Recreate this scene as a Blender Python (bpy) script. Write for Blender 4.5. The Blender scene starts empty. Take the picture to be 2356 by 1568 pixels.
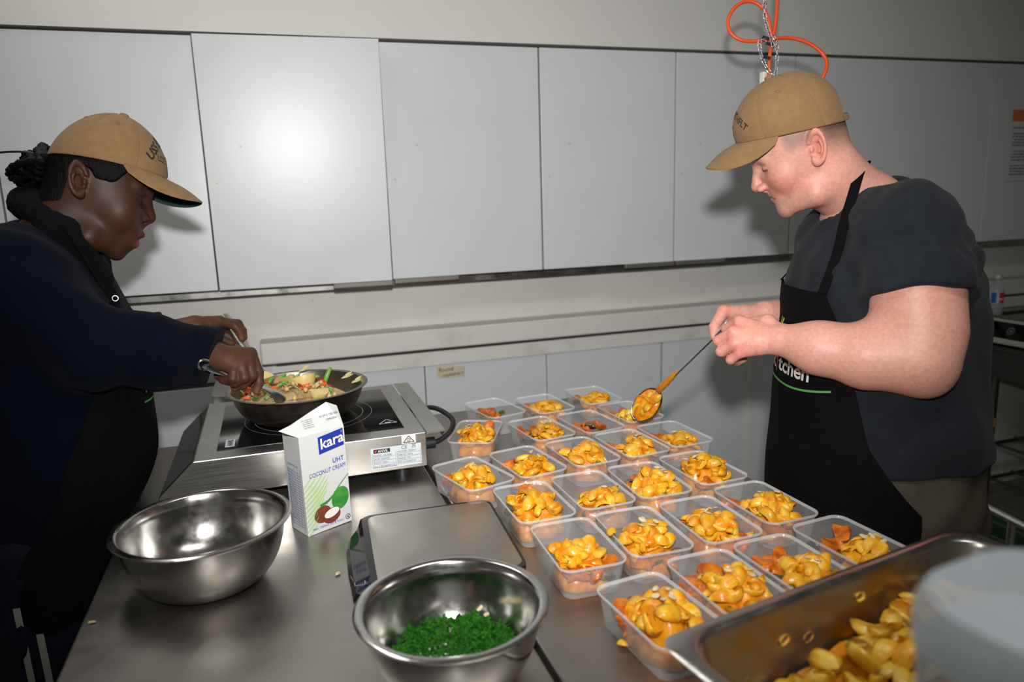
import bpy, bmesh, math, random
import numpy as np
from mathutils import Vector, Matrix

# ------------------------------------------------------------------ camera, light, exposure
SC = bpy.context.scene
COL = SC.collection
IW, IH, FPX = 2356.0, 1568.0, 1676.54
CAMZ = 1.52
TABLE = 0.90
def _cam_axes(yaw, pitch, roll):
    cy, sy, cp, sp = math.cos(yaw), math.sin(yaw), math.cos(pitch), math.sin(pitch)
    fw = np.array([sy*cp, cy*cp, -sp]); rt = np.array([cy, -sy, 0.0]); up = np.cross(rt, fw)
    cr, sr = math.cos(roll), math.sin(roll)
    return cr*rt + sr*up, -sr*rt + cr*up, fw
CR, CU, CF = _cam_axes(math.radians(18.006), math.radians(11.120), math.radians(-1.805))
CAM0 = np.array([0.0, 0.0, CAMZ])
cam_d = bpy.data.cameras.new('camera'); cam = bpy.data.objects.new('camera', cam_d); COL.objects.link(cam)
cam_d.sensor_width = 36.0; cam_d.lens = 36.0*FPX/IW; cam_d.clip_start = 0.02
M = Matrix.Identity(4)
for i in range(3):
    M[i][0], M[i][1], M[i][2], M[i][3] = CR[i], CU[i], -CF[i], CAM0[i]
cam.matrix_world = M
cam_d.dof.use_dof = True; cam_d.dof.focus_distance = 1.5; cam_d.dof.aperture_fstop = 3.0
SC.camera = cam

w = bpy.data.worlds.new('world'); SC.world = w; w.use_nodes = True
w.node_tree.nodes['Background'].inputs[0].default_value = (0.8, 0.9, 1.0, 1)
w.node_tree.nodes['Background'].inputs[1].default_value = 0.02

def lamp(name, kind, loc, target, energy, color=(1, 1, 1), **kw):
    d = bpy.data.lights.new(name, kind); d.energy = energy; d.color = color
    for k, v in kw.items(): setattr(d, k, v)
    o = bpy.data.objects.new(name, d); COL.objects.link(o); o.location = loc
    o.rotation_euler = (Vector(target)-Vector(loc)).to_track_quat('-Z', 'Y').to_euler()
    return o
# the photographer's flash, just above the camera
lamp('camera_flash', 'SPOT', (0.0, -0.02, CAMZ+0.19), (0.74, 2.4, CAMZ-0.12), 150, (1.0, 0.985, 0.96), spot_size=math.radians(88), spot_blend=1.0, shadow_soft_size=0.035)
# the kitchen's ceiling panels
lamp('ceiling_panel_light', 'AREA', (-0.55, 2.0, 2.84), (-0.55, 2.0, 0), 9, (1.0, 0.97, 0.92), shape='RECTANGLE', size=0.25, size_y=1.2)
lamp('ceiling_panel_light.001', 'AREA', (0.7, 0.2, 2.84), (0.7, 0.2, 0), 13, (1.0, 0.97, 0.92), shape='RECTANGLE', size=1.2, size_y=0.3)

vs = SC.view_settings
vs.view_transform = 'Standard'; vs.look = 'None'; vs.gamma = 1.0; vs.use_curve_mapping = False
vs.exposure = 0.0

def ray(px, py):
    return (px-IW/2)/FPX*CR - (py-IH/2)/FPX*CU + CF
def W(px, py, d):                       # picture point at its own distance d along the view axis -> world point
    return CAM0 + ray(px, py)*d
def onz(px, py, z):                     # picture point on the level z
    r = ray(px, py); return CAM0 + r*((z-CAMZ)/r[2])
def ony(px, py, y):
    r = ray(px, py); return CAM0 + r*(y/r[1])

# ------------------------------------------------------------------ object helpers
def tag(o, label=None, cat=None, group=None, kind=None):
    if label: o['label'] = label
    if cat: o['category'] = cat
    if group: o['group'] = group
    if kind: o['kind'] = kind
    return o
def empty(name, loc=(0, 0, 0), rz=0.0):
    o = bpy.data.objects.new(name, None); COL.objects.link(o); o.location = loc; o.rotation_euler = (0, 0, rz)
    o.empty_display_size = 0.05
    return o
def link(name, me, mat=None, parent=None, smooth=None):
    o = bpy.data.objects.new(name, me); COL.objects.link(o)
    if mat is not None:
        if isinstance(mat, (list, tuple)):
            for m in mat: me.materials.append(m)
        else: me.materials.append(mat)
    if parent is not None: o.parent = parent
    if smooth is not None: shade(me, smooth)
    return o
def shade(me, angle=True):
    if len(me.polygons) == 0: return
    me.polygons.foreach_set('use_smooth', [True]*len(me.polygons))
    if angle is not True:
        try: me.set_sharp_from_angle(angle=math.radians(angle))
        except Exception: pass
def mesh(verts, faces):
    me = bpy.data.meshes.new('m'); me.from_pydata([tuple(map(float, v)) for v in verts], [], [tuple(int(i) for i in f) for f in faces]); me.update(); return me
class MB:
    """collects verts/faces"""
    def __init__(s): s.v = []; s.f = []; s.mi = []; s.cm = 0
    def add(s, v, f):
        n = len(s.v); s.v += [tuple(map(float, p)) for p in v]; s.f += [tuple(int(i)+n for i in q) for q in f]; s.mi += [s.cm]*len(f); return s
    def box(s, lo, hi, M=None):
        x0, y0, z0 = lo; x1, y1, z1 = hi
        v = [(x0,y0,z0),(x1,y0,z0),(x1,y1,z0),(x0,y1,z0),(x0,y0,z1),(x1,y0,z1),(x1,y1,z1),(x0,y1,z1)]
        if M is not None: v = [M @ Vector(p) for p in v]
        return s.add(v, [(3,2,1,0),(4,5,6,7),(0,1,5,4),(1,2,6,5),(2,3,7,6),(3,0,4,7)])
    def tube(s, pts, r, n=8, closed=False, cap=True):
        pts = [np.array(p, float) for p in pts]; m = len(pts)
        rr = r if hasattr(r, '__len__') else [r]*m
        T = []
        for i in range(m):
            a = pts[(i-1) % m] if (closed or i > 0) else pts[i]; b = pts[(i+1) % m] if (closed or i < m-1) else pts[i]
            t = b-a; T.append(t/(np.linalg.norm(t)+1e-12))
        ref = np.array([0, 0, 1.0]) if abs(T[0][2]) < .9 else np.array([1.0, 0, 0])
        u = np.cross(T[0], ref); u /= np.linalg.norm(u)
        v = []
        for i in range(m):
            u = u - T[i]*(u@T[i]); u /= (np.linalg.norm(u)+1e-12); q = np.cross(T[i], u)
            for k in range(n):
                a = 2*math.pi*k/n; v.append(pts[i]+rr[i]*(math.cos(a)*u+math.sin(a)*q))
        f = []
        for i in range(m if closed else m-1):
            j = (i+1) % m
            for k in range(n):
                l = (k+1) % n; f.append((i*n+k, i*n+l, j*n+l, j*n+k))
        if cap and not closed:
            f.append(tuple(range(n-1, -1, -1))); f.append(tuple((m-1)*n+k for k in range(n)))
        return s.add(v, f)
    def lathe(s, prof, n=48, c=(0, 0, 0), closed=False):
        v = []; f = []
        for (r, z) in prof:
            for k in range(n):
                a = 2*math.pi*k/n; v.append((c[0]+r*math.cos(a), c[1]+r*math.sin(a), c[2]+z))
        m = len(prof)
        for i in range(m if closed else m-1):
            j = (i+1) % m
            for k in range(n):
                l = (k+1) % n; f.append((i*n+k, i*n+l, j*n+l, j*n+k))
        return s.add(v, f)
    def loft(s, rings, cap0=True, cap1=True, closed=False):
        n = len(rings[0]); v = [p for r in rings for p in r]; f = []; m = len(rings)
        for i in range(m if closed else m-1):
            j = (i+1) % m
            for k in range(n):
                l = (k+1) % n; f.append((i*n+k, i*n+l, j*n+l, j*n+k))
        if cap0: f.append(tuple(range(n-1, -1, -1)))
        if cap1: f.append(tuple((m-1)*n+k for k in range(n)))
        return s.add(v, f)
    def grid(s, P):                      # P[i][j] -> point
        n, m = len(P), len(P[0]); v = [p for r in P for p in r]; f = []
        for i in range(n-1):
            for j in range(m-1): f.append((i*m+j, i*m+j+1, (i+1)*m+j+1, (i+1)*m+j))
        return s.add(v, f)
    def mesh(s):
        me = mesh(s.v, s.f)
        if any(s.mi): me.polygons.foreach_set('material_index', s.mi)
        return me
    def build(s, name, mat, parent=None, smooth=None, bevel=0.0, seg=2):
        o = link(name, s.mesh(), mat, parent, smooth)
        if bevel:
            b = o.modifiers.new('bevel', 'BEVEL'); b.width = bevel; b.segments = seg; b.limit_method = 'ANGLE'; b.angle_limit = math.radians(40)
        return o
def rr(hx, hy, r, z, n=5, cx=0.0, cy=0.0):
    P = []
    for (sx, sy, a0) in ((1, 1, 0), (-1, 1, 90), (-1, -1, 180), (1, -1, 270)):
        for k in range(n+1):
            a = math.radians(a0+90*k/n); P.append((cx+sx*(hx-r)+r*math.cos(a), cy+sy*(hy-r)+r*math.sin(a), z))
    return P
def catmull(pts, n=8, closed=False):
    P = [np.array(p, float) for p in pts]; out = []; m = len(P)
    for i in range(m if closed else m-1):
        if closed: p0, p1, p2, p3 = P[(i-1) % m], P[i], P[(i+1) % m], P[(i+2) % m]
        else: p0, p1, p2, p3 = P[max(i-1, 0)], P[i], P[i+1], P[min(i+2, m-1)]
        for k in range(n):
            t = k/n
            out.append(0.5*((2*p1)+(-p0+p2)*t+(2*p0-5*p1+4*p2-p3)*t*t+(-p0+3*p1-3*p2+p3)*t**3))
    if not closed: out.append(P[-1])
    return out
_textcache = {}
def text2d(s, size=1.0, bold=0.0, align='LEFT', space=1.0):
    key = (s, size, bold, align, space)
    if key in _textcache: return _textcache[key]
    c = bpy.data.curves.new('t', 'FONT'); c.body = s; c.size = size; c.offset = bold*size; c.align_x = align; c.space_character = space
    c.resolution_u = 3; c.fill_mode = 'FRONT'
    o = bpy.data.objects.new('t', c); COL.objects.link(o)
    dg = bpy.context.evaluated_depsgraph_get(); me = o.evaluated_get(dg).to_mesh()
    v = [(p.co.x, p.co.y) for p in me.vertices]; f = [tuple(q.vertices) for q in me.polygons]
    o.evaluated_get(dg).to_mesh_clear(); bpy.data.objects.remove(o); bpy.data.curves.remove(c)
    _textcache[key] = (v, f); return v, f
def text_on(mb, s, size, org, U, V, N=None, off=0.0004, **kw):
    v, f = text2d(s, size, **kw); org = np.array(org, float); U = np.array(U, float); V = np.array(V, float)
    N = np.cross(U, V) if N is None else np.array(N)
    N = N/np.linalg.norm(N)
    mb.add([org+U*a+V*b+N*off for a, b in v], f)
def flat(mb, pts2, org, U, V, off=0.0004, tri=True):
    org = np.array(org, float); U = np.array(U, float); V = np.array(V, float); N = np.cross(U, V); N /= np.linalg.norm(N)
    mb.add([org+U*a+V*b+N*off for a, b in pts2], [tuple(range(len(pts2)))])
def ell(cx, cy, rx, ry, n=24, a0=0, a1=360, rot=0):
    out = []
    for k in range(n):
        a = math.radians(a0+(a1-a0)*k/(n if a1-a0 >= 360 else n-1)); x, y = rx*math.cos(a), ry*math.sin(a); r = math.radians(rot)
        out.append((cx+x*math.cos(r)-y*math.sin(r), cy+x*math.sin(r)+y*math.cos(r)))
    return out
def ring2(mb, cx, cy, r0, r1, org, U, V, off=.0005, n=28):
    a, b = ell(cx, cy, r0, r0, n), ell(cx, cy, r1, r1, n); org = np.array(org, float); U = np.array(U, float); V = np.array(V, float); N = np.cross(U, V); N /= np.linalg.norm(N)
    mb.add([org+U*x+V*y+N*off for x, y in a+b], [(k, (k+1) % n, n+(k+1) % n, n+k) for k in range(n)])
def stroke2(mb, p, q, w, org, U, V, off=.0005):
    p = np.array(p, float); q = np.array(q, float); d = q-p; d /= np.linalg.norm(d)+1e-9; n = np.array([-d[1], d[0]])*w/2
    flat(mb, [p-n, q-n, q+n, p+n], org, U, V, off)
def copy_tree(o, parent=None):
    c = o.copy(); COL.objects.link(c); c.parent = parent
    for ch in [x for x in bpy.data.objects if x.parent == o]: copy_tree(ch, c)
    return c

# ------------------------------------------------------------------ materials
MATS = {}
def nodes_of(m):
    m.use_nodes = True; nt = m.node_tree; return nt, nt.nodes['Principled BSDF']
def pm(name, color, rough=.5, metal=0.0, spec=.5, noise=None, bump=None, coat=0.0, sss=0.0, sheen=0.0, trans=0.0, alpha=1.0, emit=None, rnoise=None):
    """principled; noise=(scale, colour2, lo, hi, stretch), bump=(scale, strength, dist), rnoise=(scale, amount, stretch)"""
    m = bpy.data.materials.new(name); nt, b = nodes_of(m); N, L = nt.nodes.new, nt.links.new
    c = tuple(color)+(1,)
    b.inputs['Base Color'].default_value = c; b.inputs['Roughness'].default_value = rough; b.inputs['Metallic'].default_value = metal
    b.inputs['Specular IOR Level'].default_value = spec; b.inputs['Coat Weight'].default_value = coat; b.inputs['Coat Roughness'].default_value = .15
    if sss: b.inputs['Subsurface Weight'].default_value = sss; b.inputs['Subsurface Radius'].default_value = (.012, .004, .002); b.inputs['Subsurface Scale'].default_value = 1.0
    if sheen: b.inputs['Sheen Weight'].default_value = sheen; b.inputs['Sheen Roughness'].default_value = .6
    b.inputs['Transmission Weight'].default_value = trans; b.inputs['Alpha'].default_value = alpha
    if emit: b.inputs['Emission Color'].default_value = tuple(emit[0])+(1,); b.inputs['Emission Strength'].default_value = emit[1]
    tc = N('ShaderNodeTexCoord')
    def tex(scale, stretch=None, detail=4, rgh=.6):
        t = N('ShaderNodeTexNoise'); t.inputs['Scale'].default_value = scale; t.inputs['Detail'].default_value = detail; t.inputs['Roughness'].default_value = rgh
        if stretch:
            mp = N('ShaderNodeMapping'); mp.inputs['Scale'].default_value = stretch; L(tc.outputs['Object'], mp.inputs['Vector']); L(mp.outputs['Vector'], t.inputs['Vector'])
        else: L(tc.outputs['Object'], t.inputs['Vector'])
        return t
    if noise:
        sc, c2, lo, hi = noise[:4]; t = tex(sc, noise[4] if len(noise) > 4 else None)
        r = N('ShaderNodeMapRange'); r.inputs['From Min'].default_value = lo; r.inputs['From Max'].default_value = hi; L(t.outputs['Fac'], r.inputs['Value'])
        x = N('ShaderNodeMix'); x.data_type = 'RGBA'; L(r.outputs['Result'], x.inputs['Factor']); x.inputs['A'].default_value = c; x.inputs['B'].default_value = tuple(c2)+(1,)
        L(x.outputs['Result'], b.inputs['Base Color'])
    if rnoise:
        t = tex(rnoise[0], rnoise[2] if len(rnoise) > 2 else None)
        r = N('ShaderNodeMapRange'); r.inputs['From Min'].default_value = .3; r.inputs['From Max'].default_value = .7
        r.inputs['To Min'].default_value = max(rough-rnoise[1], .02); r.inputs['To Max'].default_value = rough+rnoise[1]; L(t.outputs['Fac'], r.inputs['Value']); L(r.outputs['Result'], b.inputs['Roughness'])
    if bump:
        t = tex(bump[0], bump[3] if len(bump) > 3 else None); k = N('ShaderNodeBump'); k.inputs['Strength'].default_value = bump[1]; k.inputs['Distance'].default_value = bump[2]
        L(t.outputs['Fac'], k.inputs['Height']); L(k.outputs['Normal'], b.inputs['Normal'])
    MATS[name] = m
    return m
def spots(m, scale, thresh, color, seed=0.0):
    """sparse splashes of another colour (voronoi dots) on a principled material"""
    nt = m.node_tree; b = nt.nodes['Principled BSDF']; N, L = nt.nodes.new, nt.links.new
    tc = N('ShaderNodeTexCoord'); mp = N('ShaderNodeMapping'); mp.inputs['Location'].default_value = (seed, seed*1.7, seed*.3); L(tc.outputs['Object'], mp.inputs['Vector'])
    v = N('ShaderNodeTexVoronoi'); v.inputs['Scale'].default_value = scale; L(mp.outputs['Vector'], v.inputs['Vector'])
    n = N('ShaderNodeTexNoise'); n.inputs['Scale'].default_value = scale*.35; L(mp.outputs['Vector'], n.inputs['Vector'])
    t = N('ShaderNodeMath'); t.operation = 'LESS_THAN'; L(v.outputs['Distance'], t.inputs[0])
    k = N('ShaderNodeMapRange'); k.inputs['From Min'].default_value = .52; k.inputs['From Max'].default_value = .75; k.inputs['To Min'].default_value = 0; k.inputs['To Max'].default_value = thresh
    L(n.outputs['Fac'], k.inputs['Value']); L(k.outputs['Result'], t.inputs[1])
    x = N('ShaderNodeMix'); x.data_type = 'RGBA'; x.inputs['B'].default_value = tuple(color)+(1,)
    src = b.inputs['Base Color'].links
    if src: L(src[0].from_socket, x.inputs['A'])
    else: x.inputs['A'].default_value = b.inputs['Base Color'].default_value
    L(t.outputs[0], x.inputs['Factor']); L(x.outputs['Result'], b.inputs['Base Color'])
    return m
def colmat(name, rough=.5, spec=.5, sss=0.0, bump=None, fine=None, coat=0.0, sheen=0.0):
    """material that reads the vertex colour 'Col'"""
    m = pm(name, (.5, .5, .5), rough, spec=spec, sss=sss, bump=bump, coat=coat, sheen=sheen)
    nt = m.node_tree; b = nt.nodes['Principled BSDF']; a = nt.nodes.new('ShaderNodeVertexColor'); a.layer_name = 'Col'
    if fine:
        t = nt.nodes.new('ShaderNodeTexNoise'); t.inputs['Scale'].default_value = fine[0]; t.inputs['Detail'].default_value = 5
        tc = nt.nodes.new('ShaderNodeTexCoord'); nt.links.new(tc.outputs['Object'], t.inputs['Vector'])
        r = nt.nodes.new('ShaderNodeMapRange'); r.inputs['From Min'].default_value = .3; r.inputs['From Max'].default_value = .7; r.inputs['To Min'].default_value = 1-fine[1]; r.inputs['To Max'].default_value = 1+fine[1]
        nt.links.new(t.outputs['Fac'], r.inputs['Value'])
        x = nt.nodes.new('ShaderNodeVectorMath'); x.operation = 'SCALE'; nt.links.new(a.outputs['Color'], x.inputs[0]); nt.links.new(r.outputs['Result'], x.inputs['Scale'])
        nt.links.new(x.outputs[0], b.inputs['Base Color'])
    else: nt.links.new(a.outputs['Color'], b.inputs['Base Color'])
    return m
def setcol(me, cols):
    a = me.color_attributes.new('Col', 'FLOAT_COLOR', 'POINT'); c = np.ones((len(me.vertices), 4), np.float32); c[:, :3] = cols; a.data.foreach_set('color', c.ravel())

# ------------------------------------------------------------------ signed-distance modelling (surface nets)
def vlen(p): return np.sqrt((p*p).sum(-1))
def sd_cone(p, a, b, ra, rb):
    a = np.asarray(a, np.float32); b = np.asarray(b, np.float32); ba = b-a; l2 = float(ba@ba)+1e-12
    h = np.clip(((p-a)@ba)/l2, 0, 1); q = p-a-h[..., None]*ba
    return vlen(q)-(ra+(rb-ra)*h)
def sd_ell(p, c, r, R=None):
    q = p-np.asarray(c, np.float32)
    if R is not None: q = q@np.asarray(R, np.float32)      # columns of R = axes
    r = np.asarray(r, np.float32); k0 = vlen(q/r); k1 = vlen(q/(r*r))
    return k0*(k0-1.0)/(k1+1e-9)
def smin(a, b, k):
    h = np.maximum(k-np.abs(a-b), 0)/k; return np.minimum(a, b)-h*h*k*.25
def smax(a, b, k): return -smin(-a, -b, k)
def chain(p, pts, rad, k=.01):
    d = None
    for i in range(len(pts)-1):
        e = sd_cone(p, pts[i], pts[i+1], rad[i], rad[i+1]); d = e if d is None else smin(d, e, k)
    return d
def polygonize(sdf, lo, hi, res, B=12, margin=1.6):
    lo = np.array(lo, np.float32); hi = np.array(hi, np.float32)
    nb = np.ceil((hi-lo)/(res*B)).astype(int); n = nb*B+1
    G = np.empty(tuple(n), np.float32)
    bc = np.stack(np.meshgrid(*[(np.arange(nb[i])+.5)*B*res+lo[i] for i in range(3)], indexing='ij'), -1).astype(np.float32)
    cd = sdf(bc.reshape(-1, 3)).reshape(bc.shape[:3])
    big = np.repeat(np.repeat(np.repeat(np.where(cd > 0, 1, -1).astype(np.float32), B, 0), B, 1), B, 2)
    G[...] = 1.0; G[:-1, :-1, :-1] = big
    act = np.argwhere(np.abs(cd) < B*res*.5*1.74*margin)
    off = np.stack(np.meshgrid(*[np.arange(B+1)]*3, indexing='ij'), -1).reshape(-1, 3)
    CH = max(1, 400000//len(off))
    for s in range(0, len(act), CH):
        a = act[s:s+CH]; idx = a[:, None, :]*B+off[None]; P = lo+idx.astype(np.float32)*res
        d = sdf(P.reshape(-1, 3).astype(np.float32)).reshape(idx.shape[:2])
        G[idx[..., 0], idx[..., 1], idx[..., 2]] = d
    S = G < 0
    cnt = np.zeros(tuple(n-1), np.int8)
    for dx in (0, 1):
        for dy in (0, 1):
            for dz in (0, 1): cnt += S[dx:n[0]-1+dx, dy:n[1]-1+dy, dz:n[2]-1+dz]
    cells = np.argwhere((cnt > 0) & (cnt < 8))
    vid = np.full(tuple(n-1), -1, np.int32); vid[cells[:, 0], cells[:, 1], cells[:, 2]] = np.arange(len(cells))
    corner = np.array([(i, j, k) for i in (0, 1) for j in (0, 1) for k in (0, 1)])
    val = np.stack([G[cells[:, 0]+c[0], cells[:, 1]+c[1], cells[:, 2]+c[2]] for c in corner], 1)
    acc = np.zeros((len(cells), 3), np.float32); num = np.zeros(len(cells), np.float32)
    for i in range(8):
        for j in range(i+1, 8):
            if np.abs(corner[i]-corner[j]).sum() != 1: continue
            a, b = val[:, i], val[:, j]; m = (a < 0) != (b < 0); t = np.where(m, a/(a-b+1e-12), 0)
            acc += np.where(m[:, None], corner[i]+t[:, None]*(corner[j]-corner[i]), 0); num += m
    V = lo+(cells+acc/num[:, None])*res
    F = []
    for ax in range(3):
        u, v = (ax+1) % 3, (ax+2) % 3
        sl0 = [slice(None)]*3; sl1 = [slice(None)]*3; sl0[ax] = slice(0, n[ax]-1); sl1[ax] = slice(1, n[ax])
        A, Bq = S[tuple(sl0)], S[tuple(sl1)]
        e = np.argwhere(A != Bq); e = e[(e[:, u] > 0) & (e[:, v] > 0) & (e[:, u] < n[u]-1) & (e[:, v] < n[v]-1)]
        inside = A[e[:, 0], e[:, 1], e[:, 2]]
        def g(du, dv):
            q = e.copy(); q[:, u] -= du; q[:, v] -= dv; return vid[q[:, 0], q[:, 1], q[:, 2]]
        q = np.stack([g(1, 1), g(0, 1), g(0, 0), g(1, 0)], 1)
        q = np.where(inside[:, None], q, q[:, ::-1]); F.append(q)
    F = np.concatenate(F); F = F[(F >= 0).all(1)]
    return V, F
def np_mesh(V, F):
    me = bpy.data.meshes.new('m'); me.vertices.add(len(V)); me.vertices.foreach_set('co', np.asarray(V, np.float32).ravel())
    k = F.shape[1]; me.loops.add(F.size); me.loops.foreach_set('vertex_index', np.asarray(F, np.int32).ravel())
    me.polygons.add(len(F)); me.polygons.foreach_set('loop_start', np.arange(len(F), dtype=np.int32)*k)
    me.polygons.foreach_set('use_smooth', np.ones(len(F), bool)); me.update(calc_edges=True); me.validate(); return me
def relax(V, F, it=1, lam=.5):
    for _ in range(it):
        S = np.zeros_like(V); C = np.zeros(len(V), np.float32)
        for a, b in ((0, 1), (1, 2), (2, 3), (3, 0)):
            np.add.at(S, F[:, a], V[F[:, b]]); np.add.at(S, F[:, b], V[F[:, a]]); np.add.at(C, F[:, a], 1); np.add.at(C, F[:, b], 1)
        V = V+(S/np.maximum(C, 1)[:, None]-V)*lam
    return V
def merge(parts):
    V = []; F = []; n = 0
    for v, f in parts: V.append(v); F.append(f+n); n += len(v)
    return np.concatenate(V), np.concatenate(F)
# ------------------------------------------------------------------ common materials
m_paint = pm('wall_paint', (.70, .69, .65), .55, noise=(3.0, (.63, .62, .58), .35, .75), bump=(60, .15, .002))
spots(m_paint, 26, .10, (.62, .42, .12), 3.1)
m_bulk = pm('bulkhead_paint', (.66, .655, .63), .6, noise=(2.0, (.62, .615, .59), .35, .75))
m_ceil = pm('ceiling_paint', (.75, .75, .73), .8)
m_door = pm('cool_white_laminate', (.62, .65, .67), .335, spec=.48, noise=(5.0, (.59, .615, .635), .45, .8))
spots(m_door, 19, .085, (.60, .40, .16), 1.3)
spots(m_door, 9, .06, (.45, .46, .42), 5.3)
m_lowdoor = pm('lower_laminate', (.60, .63, .65), .45, noise=(7.0, (.50, .50, .47), .58, .85), rnoise=(18, .05))
spots(m_lowdoor, 14, .08, (.42, .36, .24), 8.3)
m_trim = pm('pale_trim', (.66, .65, .61), .5, noise=(9, (.52, .49, .42), .58, .85))
m_lip = pm('dull_handle_lip', (.20, .19, .17), .5, .6)
m_gap = pm('dark_gap', (.035, .032, .025), .8)
m_alu = pm('brushed_aluminium', (.60, .59, .56), .38, 1.0, rnoise=(30, .08, (1, 1, 12)))
m_steel = pm('brushed_steel', (.40, .39, .375), .30, 1.0, noise=(6, (.30, .29, .275), .4, .75), rnoise=(14, .10, (1, 14, 1)), bump=(120, .06, .0006, (1, 10, 1)))
m_top = pm('worn_bench_steel', (.43, .405, .375), .40, 1.0, noise=(4.5, (.35, .33, .305), .38, .72), rnoise=(7, .08, (1, 1, 1)), bump=(160, .05, .0004, (3, 1, 1)))
m_floor = pm('vinyl_floor', (.20, .20, .16), .45, noise=(40, (.14, .14, .11), .4, .7))
m_black = pm('black_plastic', (.012, .012, .013), .42)
m_rubber = pm('black_rubber', (.010, .010, .011), .55)
m_glass = pm('black_hob_glass', (.006, .006, .007), .07, spec=.6)
m_white = pm('white_plastic', (.75, .75, .72), .4)

def struct(name, mb, mat, **kw):
    return tag(mb.build(name, mat, **kw), kind='structure')
# ------------------------------------------------------------------ the room
YU, YS, YL, YD = 2.40, 2.60, 2.50, 2.53     # cupboard fronts, wall, ledge front, lower door fronts
X0, X1, YF, CEIL = -2.3, 4.3, -2.6, 2.90
struct('floor', MB().box((X0, YF, -.08), (X1, YS+.1, 0)), m_floor)
struct('ceiling', MB().box((X0, YF, CEIL), (X1, YS+.1, CEIL+.08)), m_ceil)
struct('wall_back', MB().box((X0, YS, 0), (X1, YS+.1, CEIL)), m_paint)
struct('wall_left', MB().box((X0-.1, YF, 0), (X0, YS+.1, CEIL)), m_paint)
struct('wall_right', MB().box((X1, YF, 0), (X1+.1, YS+.1, CEIL)), m_paint)
struct('wall_front', MB().box((X0, YF-.1, 0), (X1, YF, CEIL)), m_paint)
ZT, ZB = CAMZ+.2045*YU, CAMZ-.1065*YU        # door top and bottom
struct('wall_bulkhead', MB().box((X0, YU-.004, ZT+.006), (X1, YS, CEIL)), m_bulk)
struct('trim_1', MB().box((X0, YU+.075, ZB-.026), (X1, YS, ZB-.004)), m_steel)      # metal strip under the cupboards
# ledge with its own end on the left
zl1 = ony(1180, 741, YL)[2]; zl0 = ony(1180, 786, YL)[2]; xl = ony(600, 812, YL)[0]
struct('trim_2', MB().box((xl, YL, zl0), (X1, YS, zl1)), m_trim, bevel=.006)
struct('shadow_gap_strip', MB().box((xl+.045, YL+.012, zl0-.010), (X1, YS, zl0)), m_gap)  # dark-coloured strip standing in for the shadow gap under the ledge
zr0 = zl0-.010
struct('trim_4', MB().box((xl+.03, YL+.018, zr0-.052), (X1, YS, zr0)), m_trim)   # rail over the lower doors

# ------------------------------------------------------------------ wall cupboards
edges = [-.51*YU, -.289*YU, -.067*YU, .1555*YU, .3775*YU, .594*YU, .8075*YU, 1.224*YU, 1.62*YU]
desc = {0: 'white cupboard door cut by the left edge of the picture', 1: 'white cupboard door in the upper left corner, behind the woman in the navy jacket',
        2: 'white cupboard door with the bright glare and orange splashes, left of centre',
        3: 'white cupboard door with a handle strip at its lower left corner',
        4: 'white cupboard door with a handle strip at its lower right, above the far containers',
        5: 'white cupboard door behind the orange cord, half hidden by the man\'s cap',
        6: 'wide plain white cupboard door behind the man\'s back', 7: 'white cupboard door carrying the printed notice, at the right edge'}
for i in range(0, 8):
    xa, xb = edges[i], edges[i+1]
    t = tag(empty('wall_cupboard', ((xa+xb)/2, YU+.02, ZB)), desc[i], 'cupboard', 'white cupboards along the back wall')
    hw = (xb-xa)/2
    MB().box((-hw+.001, 0.0, .002), (hw-.001, YS-YU-.02, ZT-ZB)).build('carcass', m_gap, t)
    gap = .0028
    d = MB().box((0, -.018, .004), (2*hw-2*gap, -.001, ZT-ZB-.004)).build('door', m_door, t, bevel=.0015)
    d.location = (-hw+gap, 0, 0)
    if i == 2: d.rotation_euler = (.036, 0, -.034); d.location.y = -.005
    if i == 3: d.rotation_euler = (0, 0, .006)
    # aluminium handle lips
    hl = {2: (.64, 1.0), 3: (.0, .42), 4: (.60, 1.0), 5: (.0, .42)}.get(i)
    if hl:
        L = 2*hw-2*gap
        h = MB().box((hl[0]*L+.002, -.034, -.010), (hl[1]*L-.002, -.017, .004)).build('handle', m_lip, d, bevel=.002)
        h['label'] = 'brushed aluminium handle lip'

# ------------------------------------------------------------------ lower cupboards
ld = [-.62*YD, -.40*YD, -.19*YD, .006*YD, .193*YD, .3785*YD, .573*YD, .7425*YD, .95*YD, 1.15*YD]
ldesc = ['pale lower cupboard door behind the woman\'s hip', 'pale lower cupboard door behind the woman\'s apron', 'pale lower cupboard door left of the induction hob, in shade',
         'pale lower cupboard door hidden mostly by the frying pan', 'pale lower cupboard door with a taped handwritten label',
         'pale lower cupboard door behind the farthest container', 'pale lower cupboard door under the serving spoon, crossed by its shadow',
         'scuffed lower cupboard door beside the man\'s apron', 'lower cupboard door behind the man']
ldz = zr0-.052
for i in range(9):
    xa, xb = ld[i], ld[i+1]; hw = (xb-xa)/2
    t = tag(empty('base_cupboard', ((xa+xb)/2, YD, 0)), ldesc[i], 'cupboard', 'low cupboards along the back wall')
    MB().box((-hw, .018, .08), (hw, YS-YD, ldz)).build('carcass', m_gap, t)
    g0 = .002 if i != 6 else .006
    MB().box((-hw+g0, 0, .10), (hw-(.002 if i != 6 else .025), .0165, ldz-.002)).build('door', m_lowdoor, t, bevel=.001)
    if i == 6:      # pale post between two doors
        MB().box((hw-.024, -.004, .10), (hw-.002, .0165, ldz-.002)).build('edge_strip', m_trim, t)
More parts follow.
